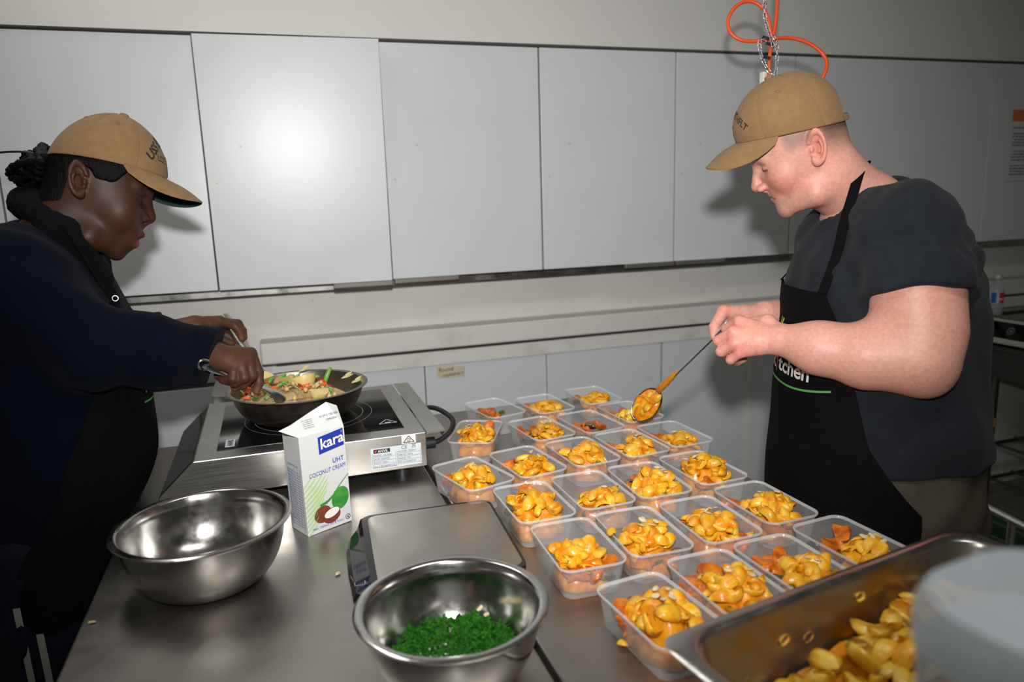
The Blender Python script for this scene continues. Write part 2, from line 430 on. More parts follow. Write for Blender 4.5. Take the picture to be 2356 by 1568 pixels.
# taped label
lab = tag(empty('taped_label', ony(1037, 855, YD-.001)), 'yellowed tape label with handwriting stuck on lower cupboard door', 'label')
m_tape = pm('aged_tape', (.60, .55, .42), .5, noise=(30, (.50, .43, .28), .4, .7))
m_ink = pm('black_ink', (.02, .018, .016), .6)
mb = MB(); mb.box((-.053, -.0008, -.021), (.053, 0, .021)); tp = mb.build('tape', m_tape, lab); tp.rotation_euler = (0, .05, 0)
mb = MB()
text_on(mb, 'Round', .021, (-.046, -.0012, .003), (1, 0, .04), (.12, 0, 1)); text_on(mb, 'containers', .018, (-.030, -.0012, -.016), (1, 0, .06), (.12, 0, 1))
mb.build('handwriting', m_ink, lab)
# printed notice on the right-hand door
m_paper = pm('notice_paper', (.62, .62, .64), .6); m_orange = pm('notice_orange', (.65, .16, .05), .6)
pz1, pz0 = ony(2330, 252, YU)[2], ony(2322, 416, YU)[2]; pxl = ony(2326, 300, YU-.002)[0]
nt_ = tag(empty('printed_notice', (pxl, YU-.0015, pz0)), 'white printed notice with an orange band, taped on a cupboard door', 'notice')
ph = pz1-pz0; pw = ph/1.414
MB().box((0, -.0015, 0), (pw, 0, ph)).build('sheet', m_paper, nt_)
mb = MB().box((0, -.0022, ph*.84), (pw, -.0014, ph)); mb.build('heading_band', m_orange, nt_)
mb = MB(); mb.add([( .11+.033*math.cos(a), -.0026, ph*.92+.022*math.sin(a)) for a in np.linspace(0, 2*math.pi, 20, endpoint=False)], [tuple(range(20))]); mb.build('round_logo', m_paper, nt_)
mb = MB()
random.seed(4)
for k in range(17):
    zz = ph*.74-k*ph*.041
    if k in (1, 7, 12): continue
    x = .012+random.choice([0, 0, .012]); 
    while x < pw-.03:
        l = random.uniform(.008, .03); mb.box((x, -.0020, zz), (min(x+l, pw-.012), -.0016, zz+.0045)); x += l+.004
mb.build('print_lines', m_ink, nt_)

# grey appliance behind the pan
m_grey = pm('grey_enamel', (.30, .30, .29), .4)
ap = tag(empty('countertop_appliance', (-.03, 2.30, 0)), 'grey metal appliance with a red lamp, half hidden behind the frying pan', 'appliance')
MB().loft([rr(.17, .11, .03, z) for z in (.04, .985)]).build('casing', m_grey, ap, smooth=40)
for sx in (-.13, .13):
    for sy in (-.08, .08): MB().lathe([(.0, 0), (.015, 0), (.015, .04), (0, .04)], 12, (sx, sy, 0)).build('foot', m_black, ap)
MB().box((-.150, -.128, .928), (-.085, -.110, .956)).build('switch_block', m_black, ap, bevel=.003)
MB().box((-.128, -.1305, .938), (-.112, -.128, .948)).build('red_lamp', pm('red_lamp', (.7, .05, .04), .3), ap)
# ------------------------------------------------------------------ the two steel benches
def steel_bench(name, xa, xb, ya, yb, label, zt=TABLE):
    cx, cy = (xa+xb)/2, (ya+yb)/2; hx, hy = (xb-xa)/2, (yb-ya)/2
    t = tag(empty(name, (cx, cy, 0)), label, 'table', 'steel work benches')
    o = MB().box((-hx, -hy, zt-.035), (hx, hy, zt)).build('worktop', m_top, t, bevel=.004)
    for sx in (-1, 1):
        for sy in (-1, 1):
            MB().tube([(sx*(hx-.05), sy*(hy-.06), .02), (sx*(hx-.05), sy*(hy-.06), zt-.035)], .019, 12).build('leg', m_steel, t, smooth=50)
            MB().lathe([(0, 0), (.024, 0), (.024, .02), (.019, .03), (0, .03)], 12, (sx*(hx-.05), sy*(hy-.06), 0)).build('foot', m_black, t)
    MB().box((-hx+.03, -hy+.04, .20), (hx-.03, hy-.04, .225)).build('undershelf', m_top, t, bevel=.003)
    for sy in (-1, 1): MB().box((-hx+.05, sy*(hy-.06)-.015, zt-.09), (hx-.05, sy*(hy-.06)+.015, zt-.035)).build('rail', m_steel, t)
    return t
XL, XG, XR, YB0, YB1 = -.327, .306, .956, .16, 2.045
steel_bench('steel_bench', XL, XG-.004, YB0, YB1, 'steel work bench under the hob, bowls and scale, on the left')
steel_bench('steel_bench', XG+.004, XR, YB0, YB1, 'steel work bench under the rows of meal containers, on the right')

# ------------------------------------------------------------------ induction hob
hb = tag(empty('induction_hob', (0, 0, TABLE)), 'stainless steel induction hob with a black glass plate under the frying pan', 'hob')
HX0, HX1, HY0, HY1, HH = -.190, .296, 1.560, 2.030, .108
# casing: side profile in X-Z (sloping control front on the left), extruded along Y
prof = [(-.262, .028), (HX1, .028), (HX1, HH), (HX0, HH), (-.262, .040)]
mb = MB(); n = len(prof)
mb.add([(x, HY0, z) for x, z in prof]+[(x, HY1, z) for x, z in prof], [tuple(range(n)), tuple(range(2*n-1, n-1, -1))]+[(i, n+i, n+(i+1) % n, (i+1) % n) for i in range(n)])
m_hob = pm('hob_steel', (.58, .57, .545), .32, 1.0, noise=(5, (.53, .52, .50), .4, .75), rnoise=(30, .05, (.4, .4, 20)))
mb.build('casing', m_hob, hb, bevel=.002)
# dark control panel on the slope
sl = np.array([-.262-HX0, 0, .040-HH]); 
def slope(u, y, off=.0008):
    nrm = np.array([sl[2], 0, -sl[0]]); nrm = nrm/np.linalg.norm(nrm); nrm = nrm if nrm[2] > 0 else -nrm
    return np.array([HX0, y, HH])+sl*u+nrm*off
mb = MB().add([slope(.06, HY0+.012), slope(.95, HY0+.012), slope(.95, HY1-.012), slope(.06, HY1-.012)], [(0, 1, 2, 3)]); mb.build('control_panel', m_glass, hb)
# back hood strip with its overhang and the seam
mb = MB(); X2 = .340
mb.add([(HX1+.002, HY0-.002, HH+.001), (X2, HY0-.002, HH+.0005), (X2, HY1, HH+.0005), (HX1+.002, HY1, HH+.001), (HX1+.002, HY0-.002, HH-.004), (X2, HY0-.002, HH-.0035), (X2+.004, HY0+.05, HH-.030), (X2+.004, HY1, HH-.030)],
       [(0, 1, 2, 3), (4, 5, 1, 0), (1, 5, 6), (1, 6, 7, 2)])
mb.build('back_hood', m_hob, hb)
gx = [( -.150, 1.612), (-.146, 1.985), (.262, 1.985), (.254, 1.640)]
MB().box((-.148, 1.612, HH-.004), (.256, 1.985, HH+.0012)).build('glass_plate', m_glass, hb, bevel=.0008)
m_mark = pm('glass_print', (.30, .30, .31), .4)
mb = MB(); ring2(mb, .055, 1.80, .128, .1295, (0, 0, HH+.0012), (1, 0, 0), (0, 1, 0), n=64); ring2(mb, .055, 1.80, .150, .1512, (0, 0, HH+.0012), (1, 0, 0), (0, 1, 0), n=64)
mb.build('cooking_zone_ring', m_mark, hb)
m_sticker = pm('pale_sticker', (.66, .70, .74), .4); m_red = pm('red_print', (.65, .03, .02), .5)
# warning triangle and badge on the glass
mb = MB(); o = (.205, 1.655, HH+.0014)
for p, q in (((0, .0), (.042, 0)), ((.042, 0), (.021, .032)), ((.021, .032), (0, 0))): stroke2(mb, p, q, .0022, o, (1, 0, 0), (0, 1, 0))
stroke2(mb, (.014, .007), (.028, .007), .006, o, (1, 0, 0), (0, 1, 0)); mb.build('warning_triangle', m_sticker, hb)
mb = MB(); flat(mb, [(-.132, 1.625), (-.112, 1.625), (-.112, 1.680), (-.132, 1.680)], (0, 0, HH+.0013), (1, 0, 0), (0, 1, 0)); bd = mb.build('badge', m_sticker, hb)
mb = MB(); text_on(mb, 'ANVIL', .0155, (-.1165, 1.632, HH+.002), (0, 1, 0), (-1, 0, 0), bold=.02); mb.build('badge_lettering', m_ink, bd)
# rating plate and compliance mark on the side facing the camera
def side(x, z): return (x, HY0-.0006, z)
mb = MB().add([side(.170, .036), side(.283, .036), side(.283, .085), side(.170, .085)], [(0, 1, 2, 3)]); pl = mb.build('rating_plate', m_sticker, hb)
U, V = (1, 0, 0), (0, 0, 1)
m_dprint = pm('dark_print', (.08, .09, .11), .5)
mb = MB(); flat(mb, [(.176, .073), (.213, .073), (.213, .082), (.176, .082)], (0, HY0-.0006, 0), U, V); mb.build('brand_block', m_ink, pl)
mb = MB(); text_on(mb, 'ANVIL', .0082, (.186, HY0-.0012, .0747), U, V, bold=.02); mb.build('brand_lettering', m_white, pl)
mb = MB(); flat(mb, ell(.1805, .0775, .0026, .0026, 12), (0, HY0-.0012, 0), U, V); mb.build('brand_dot', m_red, pl)
mb = MB()
rows = [('MODEL: ICL3500', 'POWER: 3500W'), ('DATE: 2024.09', 'HERTZ: 50Hz'), ('VOLTS: 240V~', 'PHASE: 1Ph'), ('', 'PO: KA24407-01')]
for k, (a, b) in enumerate(rows):
    z = .0655-k*.0082
    if a: text_on(mb, a, .0058, (.1745, HY0-.0008, z), U, V)
    text_on(mb, b, .0058, (.2300, HY0-.0008, z+.003), U, V)
    for xa, xb, dz in ((.173, .2255, -.0018), (.2285, .281, .0012)): stroke2(mb, (xa, z+dz), (xb, z+dz), .0005, (0, HY0-.0006, 0), U, V)
for x in (.173, .2255, .2285, .281): stroke2(mb, (x, .039), (x, .073), .0005, (0, HY0-.0006, 0), U, V)
text_on(mb, 'SN C4524090135', .0068, (.1745, HY0-.0008, .0395), U, V)
text_on(mb, 'CE', .0115, (.238, HY0-.0008, .0755), U, V); 
for p, q in (((.262, .0765), (.271, .0765)), ((.2635, .078), (.2645, .084)), ((.2695, .078), (.2685, .084)), ((.262, .084), (.271, .084)), ((.262, .077), (.271, .085)), ((.271, .077), (.262, .085))): stroke2(mb, p, q, .0007, (0, HY0-.0006, 0), U, V)
mb.build('rating_text', m_dprint, pl)
mb = MB().add([side(.240, .0865), side(.272, .0865), side(.272, .1085-.002), side(.240, .1085-.002)], [(0, 1, 2, 3)]); cm = mb.build('compliance_sticker', m_white, hb)
mb = MB(); o = (0, HY0-.0007, 0)
for p, q in (((.244, .0895), (.268, .0895)), ((.268, .0895), (.256, .1045)), ((.256, .1045), (.244, .0895))): stroke2(mb, p, q, .0016, o, U, V)
ring2(mb, .256, .0945, .0034, .0043, o, U, V); stroke2(mb, (.2545, .0948), (.2558, .0930), .001, o, U, V); stroke2(mb, (.2558, .0930), (.2588, .0968), .001, o, U, V)
mb.build('compliance_mark', m_ink, cm)
for x in (-.12, .245):
    for y in (HY0+.05, HY1-.05): MB().lathe([(0, 0), (.021, 0), (.021, .030), (0, .030)], 20, (x, y, 0)).build('foot', m_black, hb, smooth=40)
# cord gland and cord
MB().tube([(HX1-.002, 1.615, .062), (HX1+.030, 1.615, .062)], .0135, 14).build('cord_gland', m_rubber, hb, smooth=40)
pts = catmull([(HX1+.024, 1.615, .062), (HX1+.045, 1.62, .064), (.372, 1.64, .078), (.386, 1.68, .092), (.372, 1.75, .098), (.352, 1.80, .094), (.338, 1.90, .060), (.330, 1.99, .030), (.33, 2.06, -.1), (.33, 2.08, -.5)], 6)
MB().tube(pts, .0062, 10).build('power_cord', m_rubber, hb, smooth=True)

# ------------------------------------------------------------------ steel bowls
m_bowl = pm('polished_bowl_steel', (.46, .45, .43), .22, 1.0, noise=(9, (.38, .37, .35), .4, .7), rnoise=(40, .07))
m_bowlb = pm('bright_bowl_steel', (.54, .53, .51), .17, 1.0, rnoise=(50, .05))
def bowl(name, c, R, H, base, mat, label):
    prof = []
    t = .0012
    for k in range(15):                                   # outside, bottom to rim
        a = k/14; r = base+(R-.012-base)*math.sin(a*math.pi/2)**.85; z = H*(1-math.cos(a*math.pi/2))**.95 if k else 0
        prof.append((r, z))
    prof = [(0, 0)]+prof+[(R-.006, H+.001), (R, H-.001), (R+.0008, H+.0012), (R-.003, H+.0035), (R-.010, H+.003), (R-.0145, H-.001)]
    ins = [(max(r-t*1.5, 0), z+t*1.5) for r, z in prof[1:14]][::-1]+[(0, t*1.5)]
    o = MB().lathe(prof+ins, 72).build(name, mat, None, smooth=60)
    o.location = c
    return tag(o, label, 'bowl', 'steel mixing bowls')
bowl('mixing_bowl', (-.147, 1.240, TABLE+.0005), .141, .108, .060, m_bowl, 'empty scratched steel mixing bowl beside the coconut cream carton')
bowl('mixing_bowl', (.184, .856, TABLE+.0005), .127, .100, .055, m_bowlb, 'shiny steel mixing bowl holding chopped green herbs')

# ------------------------------------------------------------------ kitchen scale
sc_a = np.array([.128, 1.352]); ang = math.atan2(1.331-1.352, .369-.133)
ks = tag(empty('kitchen_scale', (.240, 1.205, TABLE), ang+.03), 'flat kitchen scale with a steel plate and a black edge, behind the herb bowl', 'scale')
MB().loft([rr(.128, .146, .022, z) for z in (.0, .003, .018, .0205)]).build('body', m_black, ks, smooth=40)
m_plate = pm('scuffed_scale_plate', (.52, .495, .46), .44, 1.0, noise=(7, (.42, .395, .36), .4, .75), rnoise=(12, .1))
MB().loft([rr(.120, .138, .020, .019, cx=.003), rr(.120, .138, .020, .0212, cx=.003), rr(.1185, .1365, .019, .0220, cx=.003)]).build('weighing_plate', m_plate, ks, smooth=40)
# display wing on the left side
P = []
for y, wd in ((-.146, .010), (-.130, .030), (-.05, .034), (.03, .034), (.075, .028), (.105, .012), (.13, .006), (.146, .002)):
    P.append([(-.128-wd, y, .004), (-.128-wd*.8, y, .014), (-.120, y, .018)])
mb = MB().grid(P); mb.add([(p[0][0], p[0][1], 0) for p in P]+[p[0] for p in P], [(k, k+1, 8+k+1, 8+k) for k in range(7)]); mb.build('display_wing', m_glass, ks, smooth=40)
mb = MB()
for p, q in (((-.153, -.112), (-.137, -.112)), ((-.137, -.112), (-.137, -.100)), ((-.153, -.112), (-.153, -.100))): stroke2(mb, p, q, .0012, (0, 0, .0165), (1, 0, 0), (0, 1, 0))
mb.build('touch_mark', m_mark, ks)

# ------------------------------------------------------------------ carton of coconut cream
m_card = pm('white_carton', (.64, .65, .655), .35, bump=(30, .05, .002)); m_blue = pm('carton_blue', (.012, .045, .33), .35)
m_lgreen = pm('carton_pale_green', (.42, .62, .24), .4); m_yel = pm('carton_pale_yellow', (.72, .74, .42), .4)
m_dgreen = pm('coconut_green', (.03, .25, .04), .4, noise=(30, (.12, .38, .05), .4, .7)); m_brown = pm('coconut_husk', (.17, .030, .020), .5, noise=(60, (.26, .05, .03), .4, .7)); m_flesh = pm('coconut_flesh', (.80, .81, .80), .4)
cA = onz(710, 1235, TABLE); cB = onz(812, 1197, TABLE); uu = (cB-cA)/np.linalg.norm(cB-cA)
ca = math.atan2(uu[1], uu[0]); CWd, CD, CH_ = .096, .066, .197
ct = tag(empty('coconut_cream_carton', (cA[0], cA[1], TABLE), ca), 'opened white and blue carton of coconut cream standing before the hob', 'carton')
ct.rotation_euler = (.0, -.012, ca)
mb = MB(); q = [(0, 0), (CWd, 0), (CWd, CD), (0, CD)]
mb.loft([[(x, y, z) for x, y in q] for z in (0, CH_*.33, CH_*.66, CH_)], True, False)
# folded-up top: front slope rising to a torn flap
z1 = CH_
top = [(0, 0, z1), (CWd, 0, z1), (CWd, CD, z1), (0, CD, z1)]
rdg = [(-.022, .034, z1+.012), (.002, .030, z1+.019), (.045, .030, z1+.035), (.080, .032, z1+.046), (CWd+.006, .030, z1+.034)]
V0 = top+rdg
mb.add(V0, [(0, 1, 7, 6), (0, 6, 5), (0, 5, 4), (1, 8, 7), (2, 3, 6, 7), (3, 5, 6), (3, 4, 5), (2, 7, 8), (3, 0, 4), (1, 2, 8)])
mb.build('box', m_card, ct, bevel=.0012)
# ears
U, V = (1, 0, 0), (0, 0, 1); O = (0, 0, 0)
F_ = lambda mb, pts: flat(mb, pts, O, U, V, .0006)
mb = MB(); F_(mb, [(.038, .154), (.092, .160), (.092, .194), (.038, .188)]); lg = mb.build('logo_block', m_blue, ct)
mb = MB(); text_on(mb, 'kara', .0295, (.0410, -.0012, .1635), (1, 0, .10), V, bold=.02); text_on(mb, 'R', .004, (.0872, -.0012, .1870), U, V); mb.build('logo_lettering', m_white, lg)
mb = MB(); text_on(mb, 'UHT', .0135, (.0640, -.0008, .1300), (.9, 0, .02), V, bold=.008); mb.build('product_lettering', m_blue, ct); mb = MB(); text_on(mb, 'COCONUT CREAM', .0122, (.0125, -.0008, .1130), (.74, 0, .035), (.08, 0, 1), bold=.0)
mb.build('product_lettering', m_blue, ct); mb = MB(); text_on(mb, 'Net: 1000ml (33.8 fl.oz.)', .0068, (.010, -.0008, .0085), U, V); mb.build('net_weight_lettering', m_blue, ct)
mb = MB()
for k in range(11):                                      # palm leaf stripes from the left edge
    z = .104-k*.0098; 
    L0 = .010+.030*math.sin(min(k, 8)/8*math.pi*.9)+.012
    F_(mb, [(.0, z-.0085), (.0, z-.0055), (L0*.6, z+L0*.36+.0005), (L0, z+L0*.80), (L0*.97, z+L0*.72-.001), (L0*.55, z+L0*.22-.0020)])
mb.build('palm_leaf_stripes', m_lgreen, ct)
mb = MB(); F_(mb, ell(.074, .056, .0185, .023, 26, rot=-20)); cg = mb.build('green_coconut', m_dgreen, ct)
mb = MB()
for p, q, wd in (((.030, .053), (.046, .057), .0055), ((.046, .057), (.060, .066), .0045), ((.060, .066), (.072, .080), .0030), ((.072, .080), (.083, .090), .0022), ((.083, .090), (.0955, .1000), .0018)): stroke2(mb, p, q, wd, O, U, V, .0012)
mb.build('coconut_stalk', m_dgreen, ct)
mb = MB(); F_(mb, ell(.034, .035, .0185, .0165, 24, rot=25)); mb.build('brown_coconut', m_brown, ct)
mb = MB(); flat(mb, ell(.052, .027, .0195, .0150, 24, rot=12), O, U, V, .0012); hf = mb.build('halved_coconut', m_brown, ct)
mb = MB(); flat(mb, ell(.0525, .0325, .0165, .0085, 24, rot=14), O, U, V, .0018); mb.build('coconut_flesh', m_flesh, hf)
mb = MB(); ring2(mb, .087, .012, .0045, .0056, O, U, V); text_on(mb, 'K', .0075, (.0848, -.001, .0096), U, V, bold=.03); mb.build('kosher_mark', m_ink, ct)
# left side panel with nutrition table
US = (0, -1, 0); OS = (0, CD, 0)
mb = MB(); flat(mb, [(.010, .096), (.058, .096), (.058, .130), (.010, .130)], OS, US, V, .0002)
for z in [.124-.0052*k for k in range(22)]:
    stroke2(mb, (.010, z), (.058, z), .0006, OS, US, V, .0006)
for x in (.010, .036, .048, .058): stroke2(mb, (x, .012), (x, .134), .0006, OS, US, V, .0006)
mb2 = MB(); text_on(mb2, 'INFORMATION', .0058, (-.0006, CD-.012, .1345), US, V, N=(-1, 0, 0))
for k in range(20):
    text_on(mb2, random.choice(['Energy 750 kJ', 'Protein 1.6 g', 'Fat total 18 g', 'Sugars 1.8 g', 'Sodium 15 mg']), .0040, (-.0006, CD-.0115, .1255-.0052*k), US, V, N=(-1, 0, 0))
del mb.v[:4]; mb.f = [tuple(i-4 for i in q) for q in mb.f[1:]]; mb.mi = mb.mi[1:]
mb.build('nutrition_table', m_blue, ct); mb2.build('nutrition_text', m_blue, ct)
# prints on the sloping top: date code, recycling mark, round seal
t0 = np.array([0, 0, z1]); tu = np.array([1.0, 0, 0]); tv = np.array([0, .032, .040]); tv = tv/np.linalg.norm(tv)
mb = MB(); text_on(mb, '61-S9-2 7501503', .0058, t0+tu*.052+tv*.024+np.array([0, -.004, .006]), tu, tv); text_on(mb, '12MR2024', .0055, t0+tu*.062+tv*.016+np.array([0, -.004, .005]), tu, tv)
for k in range(5): text_on(mb, 'keep refrigerated', .0030, t0+tu*.016+tv*(.012+.004*k)+np.array([0, -.003, .003]), tu, tv)
mb.build('date_code', m_dprint, ct)
# ------------------------------------------------------------------ food materials and shared meshes
def foodmat(name, c1, c2, c3, rough=.3, scale=38, sss=.15, ridges=False):
    m = pm(name, c1, rough, sss=sss, coat=.25, bump=(170, .35, .0020)); nt = m.node_tree; b = nt.nodes['Principled BSDF']; N, L = nt.nodes.new, nt.links.new
    tc = N('ShaderNodeTexCoord'); oi = N('ShaderNodeObjectInfo'); ad = N('ShaderNodeVectorMath'); ad.operation = 'ADD'; L(tc.outputs['Object'], ad.inputs[0]); L(oi.outputs['Random'], ad.inputs[1])
    t = N('ShaderNodeTexNoise'); t.inputs['Scale'].default_value = scale; t.inputs['Detail'].default_value = 3; L(ad.outputs[0], t.inputs['Vector'])
    r = N('ShaderNodeValToRGB'); r.color_ramp.elements[0].position = .34; r.color_ramp.elements[0].color = tuple(c2)+(1,); r.color_ramp.elements[1].position = .66; r.color_ramp.elements[1].color = tuple(c3)+(1,)
    e = r.color_ramp.elements.new(.5); e.color = tuple(c1)+(1,); L(t.outputs['Fac'], r.inputs['Fac'])
    h = N('ShaderNodeMapRange'); L(oi.outputs['Random'], h.inputs['Value']); h.inputs['To Min'].default_value = .80; h.inputs['To Max'].default_value = 1.06
    x = N('ShaderNodeVectorMath'); x.operation = 'SCALE'; L(r.outputs['Color'], x.inputs[0]); L(h.outputs['Result'], x.inputs['Scale']); L(x.outputs[0], b.inputs['Base Color'])
    if ridges:
        wv = N('ShaderNodeTexWave'); wv.bands_direction = 'Y'; wv.inputs['Scale'].default_value = 150; wv.inputs['Distortion'].default_value = 1.2; L(tc.outputs['Object'], wv.inputs['Vector'])
        bp = [n for n in nt.nodes if n.type == 'BUMP'][0]; b2 = N('ShaderNodeBump'); b2.inputs['Strength'].default_value = .28; b2.inputs['Distance'].default_value = .0008; L(wv.outputs['Fac'], b2.inputs['Height']); L(bp.outputs['Normal'], b2.inputs['Normal']); L(b2.outputs['Normal'], b.inputs['Normal'])
    return m
m_pasta = foodmat('sauced_pasta', (.88, .40, .010), (.76, .22, .003), (.92, .54, .05), ridges=True)
m_pastay = foodmat('tray_pasta', (.90, .50, .030), (.82, .34, .010), (.92, .60, .10), ridges=True)
m_sauce = foodmat('pumpkin_sauce', (.82, .29, .006), (.68, .17, .003), (.88, .40, .015), .25, 70)
m_pump = foodmat('roast_pumpkin', (.60, .150, .006), (.36, .06, .004), (.72, .22, .010), .3, 50)
m_egg = pm('eggplant_skin', (.020, .008, .016), .18, coat=.4); m_eggf = foodmat('eggplant_flesh', (.16, .09, .025), (.06, .03, .01), (.28, .17, .05), .35, 90)
m_zuc = foodmat('zucchini', (.10, .14, .02), (.02, .045, .008), (.24, .24, .05), .3, 80)
m_seed = pm('pumpkin_seed', (.66, .52, .33), .4, noise=(120, (.52, .38, .20), .4, .7))

def shell_mesh(seed, L=.019, R=.0125, open_=150, curl=.35):
    rng = np.random.RandomState(seed); nu, nv = 11, 17; P = []; th = .0013
    bend = rng.uniform(-.25, .25); fl = rng.uniform(.75, 1.0)
    def S(u, v, off):
        rad = (R-off)*(max(1-abs(u)**2.4, 0))**.55*fl+.0009
        a = math.radians(v*open_); curlf = 1-curl*max(0, (abs(v)-.62)/.38)**1.5
        rg = rad*(1+.028*math.cos(v*open_*.20)+.05*math.sin(3.1*u+5*v+seed)+.04*math.sin(7*v-2*u+seed*2))*curlf
        x = L*u; y = rg*math.sin(a); z = -rg*math.cos(a)+bend*L*u*u
        z += .25*R*u*u
        return (x, y, z)
    us = np.linspace(-1, 1, nu); vs_ = np.linspace(-1, 1, nv)
    out = [[S(u, v, 0) for v in vs_] for u in us]; inn = [[S(u, v, th) for v in vs_] for u in us]
    v = [p for r in out for p in r]+[p for r in inn for p in r]; f = []; n = nu*nv
    for i in range(nu-1):
        for j in range(nv-1):
            a, b, c, d = i*nv+j, i*nv+j+1, (i+1)*nv+j+1, (i+1)*nv+j; f.append((a, d, c, b)); f.append((n+a, n+b, n+c, n+d))
    for i in range(nu-1):
        for j in (0, nv-1):
            a, d = i*nv+j, (i+1)*nv+j; f.append((a, n+a, n+d, d) if j == 0 else (a, d, n+d, n+a))
    for j in range(nv-1):
        for i in (0, nu-1):
            a, b = i*nv+j, i*nv+j+1; f.append((a, b, n+b, n+a))
    me = mesh(v, f); shade(me, True); return me
SHELLS = [shell_mesh(i, L=.0200+.002*(i % 3), R=.0128+.0012*(i % 2), open_=(80, 95, 108, 128)[i % 4], curl=(-.05, .15, .4)[(i//2) % 3]) for i in range(9)]
SHELLSY = [m.copy() for m in SHELLS]
for m in SHELLS: m.materials.append(m_pasta)
for m in SHELLSY: m.materials.append(m_pastay)
def lump(seed, sx, sy, sz, box=.5, amp=.12, n=1, mats=None, rind=None):
    """rounded irregular chunk between a box and a ball"""
    rng = np.random.RandomState(seed); bm = bmesh.new(); bmesh.ops.create_cube(bm, size=2); bmesh.ops.subdivide_edges(bm, edges=bm.edges, cuts=3, use_grid_fill=True)
    ph = rng.uniform(0, 6, (4, 3)); k = rng.uniform(1.2, 2.6, (4, 3))
    for v in bm.verts:
        p = np.array(v.co); s = p/np.linalg.norm(p); q = p*box*.8+s*(1-box)
        q = q*(1+amp*sum(math.sin(k[i]@p+ph[i][0]) for i in range(4))/2)
        v.co = Vector((q[0]*sx, q[1]*sy, q[2]*sz))
    if rind is not None:
        for f in bm.faces: f.material_index = 1 if f.calc_center_median().z < -sz*.55 else 0
    me = bpy.data.meshes.new('m'); bm.to_mesh(me); bm.free(); shade(me, 50)
    for m in (mats or []): me.materials.append(m)
    return me
PUMP = [lump(i, .0185+.003*(i % 3), .0135+.002*(i % 2), .012, .62, .16, mats=[m_pump, m_zuc], rind=True if i % 2 else None) for i in range(6)]
EGG = [lump(20+i, .020, .015, .0080, .25, .10, mats=[m_eggf, m_egg], rind=True) for i in range(3)]
for e in EGG:
    e.polygons.foreach_set('material_index', [1 if (p.center.z < .001 or abs(p.center.y) > .009) else 0 for p in e.polygons])
ZUC = [lump(30+i, .011, .008, .006, .6, .12, mats=[m_zuc]) for i in range(2)]
SEED = [lump(40+i, .0068, .0040, .0015, .0, .05, mats=[m_seed]) for i in range(2)]

def put(name, me, loc, rot, label, cat, group, scale=1.0):
    o = bpy.data.objects.new(name, me); COL.objects.link(o); o.location = loc; o.rotation_euler = rot; o.scale = (scale,)*3
    return tag(o, label, cat, group)

# ------------------------------------------------------------------ meal containers
def plastic(name, tint, fac, rough=.12):
    m = bpy.data.materials.new(name); m.use_nodes = True; nt = m.node_tree; nt.nodes.clear(); N, L = nt.nodes.new, nt.links.new
    out = N('ShaderNodeOutputMaterial'); tr = N('ShaderNodeBsdfTransparent'); tr.inputs[0].default_value = (.985, .985, .985, 1)
    b = N('ShaderNodeBsdfPrincipled'); b.inputs['Base Color'].default_value = tuple(tint)+(1,); b.inputs['Roughness'].default_value = rough; b.inputs['Specular IOR Level'].default_value = .6
    lw = N('ShaderNodeLayerWeight'); lw.inputs['Blend'].default_value = .22
    mr = N('ShaderNodeMapRange'); mr.inputs['To Min'].default_value = fac; mr.inputs['To Max'].default_value = min(fac+.35, 1); L(lw.outputs['Facing'], mr.inputs['Value'])
    x = N('ShaderNodeMixShader'); L(mr.outputs['Result'], x.inputs[0]); L(tr.outputs[0], x.inputs[1]); L(b.outputs[0], x.inputs[2]); L(x.outputs[0], out.inputs['Surface'])
    return m
m_clear = plastic('clear_polypropylene', (.72, .74, .76), .075); m_rim = plastic('clear_rim', (.78, .79, .80), .30); m_print = plastic('moulded_print', (.22, .20, .18), .55)
CWX, CLY, CHT = .0575, .0885, .0555
def container_meshes():
    mb = MB(); t = .0007
    out = [rr(.047, .078, .016, .0008), rr(.0485, .0795, .017, .003), rr(.0535, .0845, .018, CHT-.006), rr(.0538, .0848, .018, CHT-.004)]
    inn = [[(x*(1-t/.05), y*(1-t/.08), z+(t if i == 0 else 0)) for x, y, z in r] for i, r in enumerate(out)][::-1]
    mb.loft(out+inn, True, True); body = mb.mesh(); shade(body, 40)
    mb = MB()
    mb.loft([rr(.0536, .0846, .018, CHT-.004), rr(CWX-.001, CLY-.001, .0205, CHT-.0042), rr(CWX, CLY, .021, CHT-.002), rr(CWX-.0004, CLY-.0004, .021, CHT), rr(.0552, .0862, .019, CHT), rr(.0542, .0852, .0185, CHT-.0015)], False, False, closed=True)
    rim = mb.mesh(); shade(rim, 40)
    # embossed recycling marks on the right long wall
    mb = MB(); U, V = (0, 1, 0), (.075, 0, .997)
    for c in (-.014, .010):
        o = (-.0500, c, .026)
        ring2(mb, 0, 0, .0062, .0073, o, U, V, -.0004, 18)
        for a in (90, 210, 330):
            stroke2(mb, (0, 0), (.005*math.cos(math.radians(a)), .005*math.sin(math.radians(a))), .0018, o, U, V, -.0004)
        stroke2(mb, (-.005, -.011), (.005, -.011), .0016, o, U, V, -.0004); stroke2(mb, (-.004, .011), (.004, .011), .0016, o, U, V, -.0004)
    mk = mb.mesh()
    mb = MB(); mb.loft([rr(.034, .062, .010, .0026), rr(.0335, .0615, .010, .0032)], False, False)
    base = mb.mesh()
    for m_, mm in ((body, m_clear), (rim, m_rim), (mk, m_print), (base, m_rim)): m_.materials.append(mm)
    return body, rim, mk, base
C_BODY, C_RIM, C_MARK, C_BASE = container_meshes()
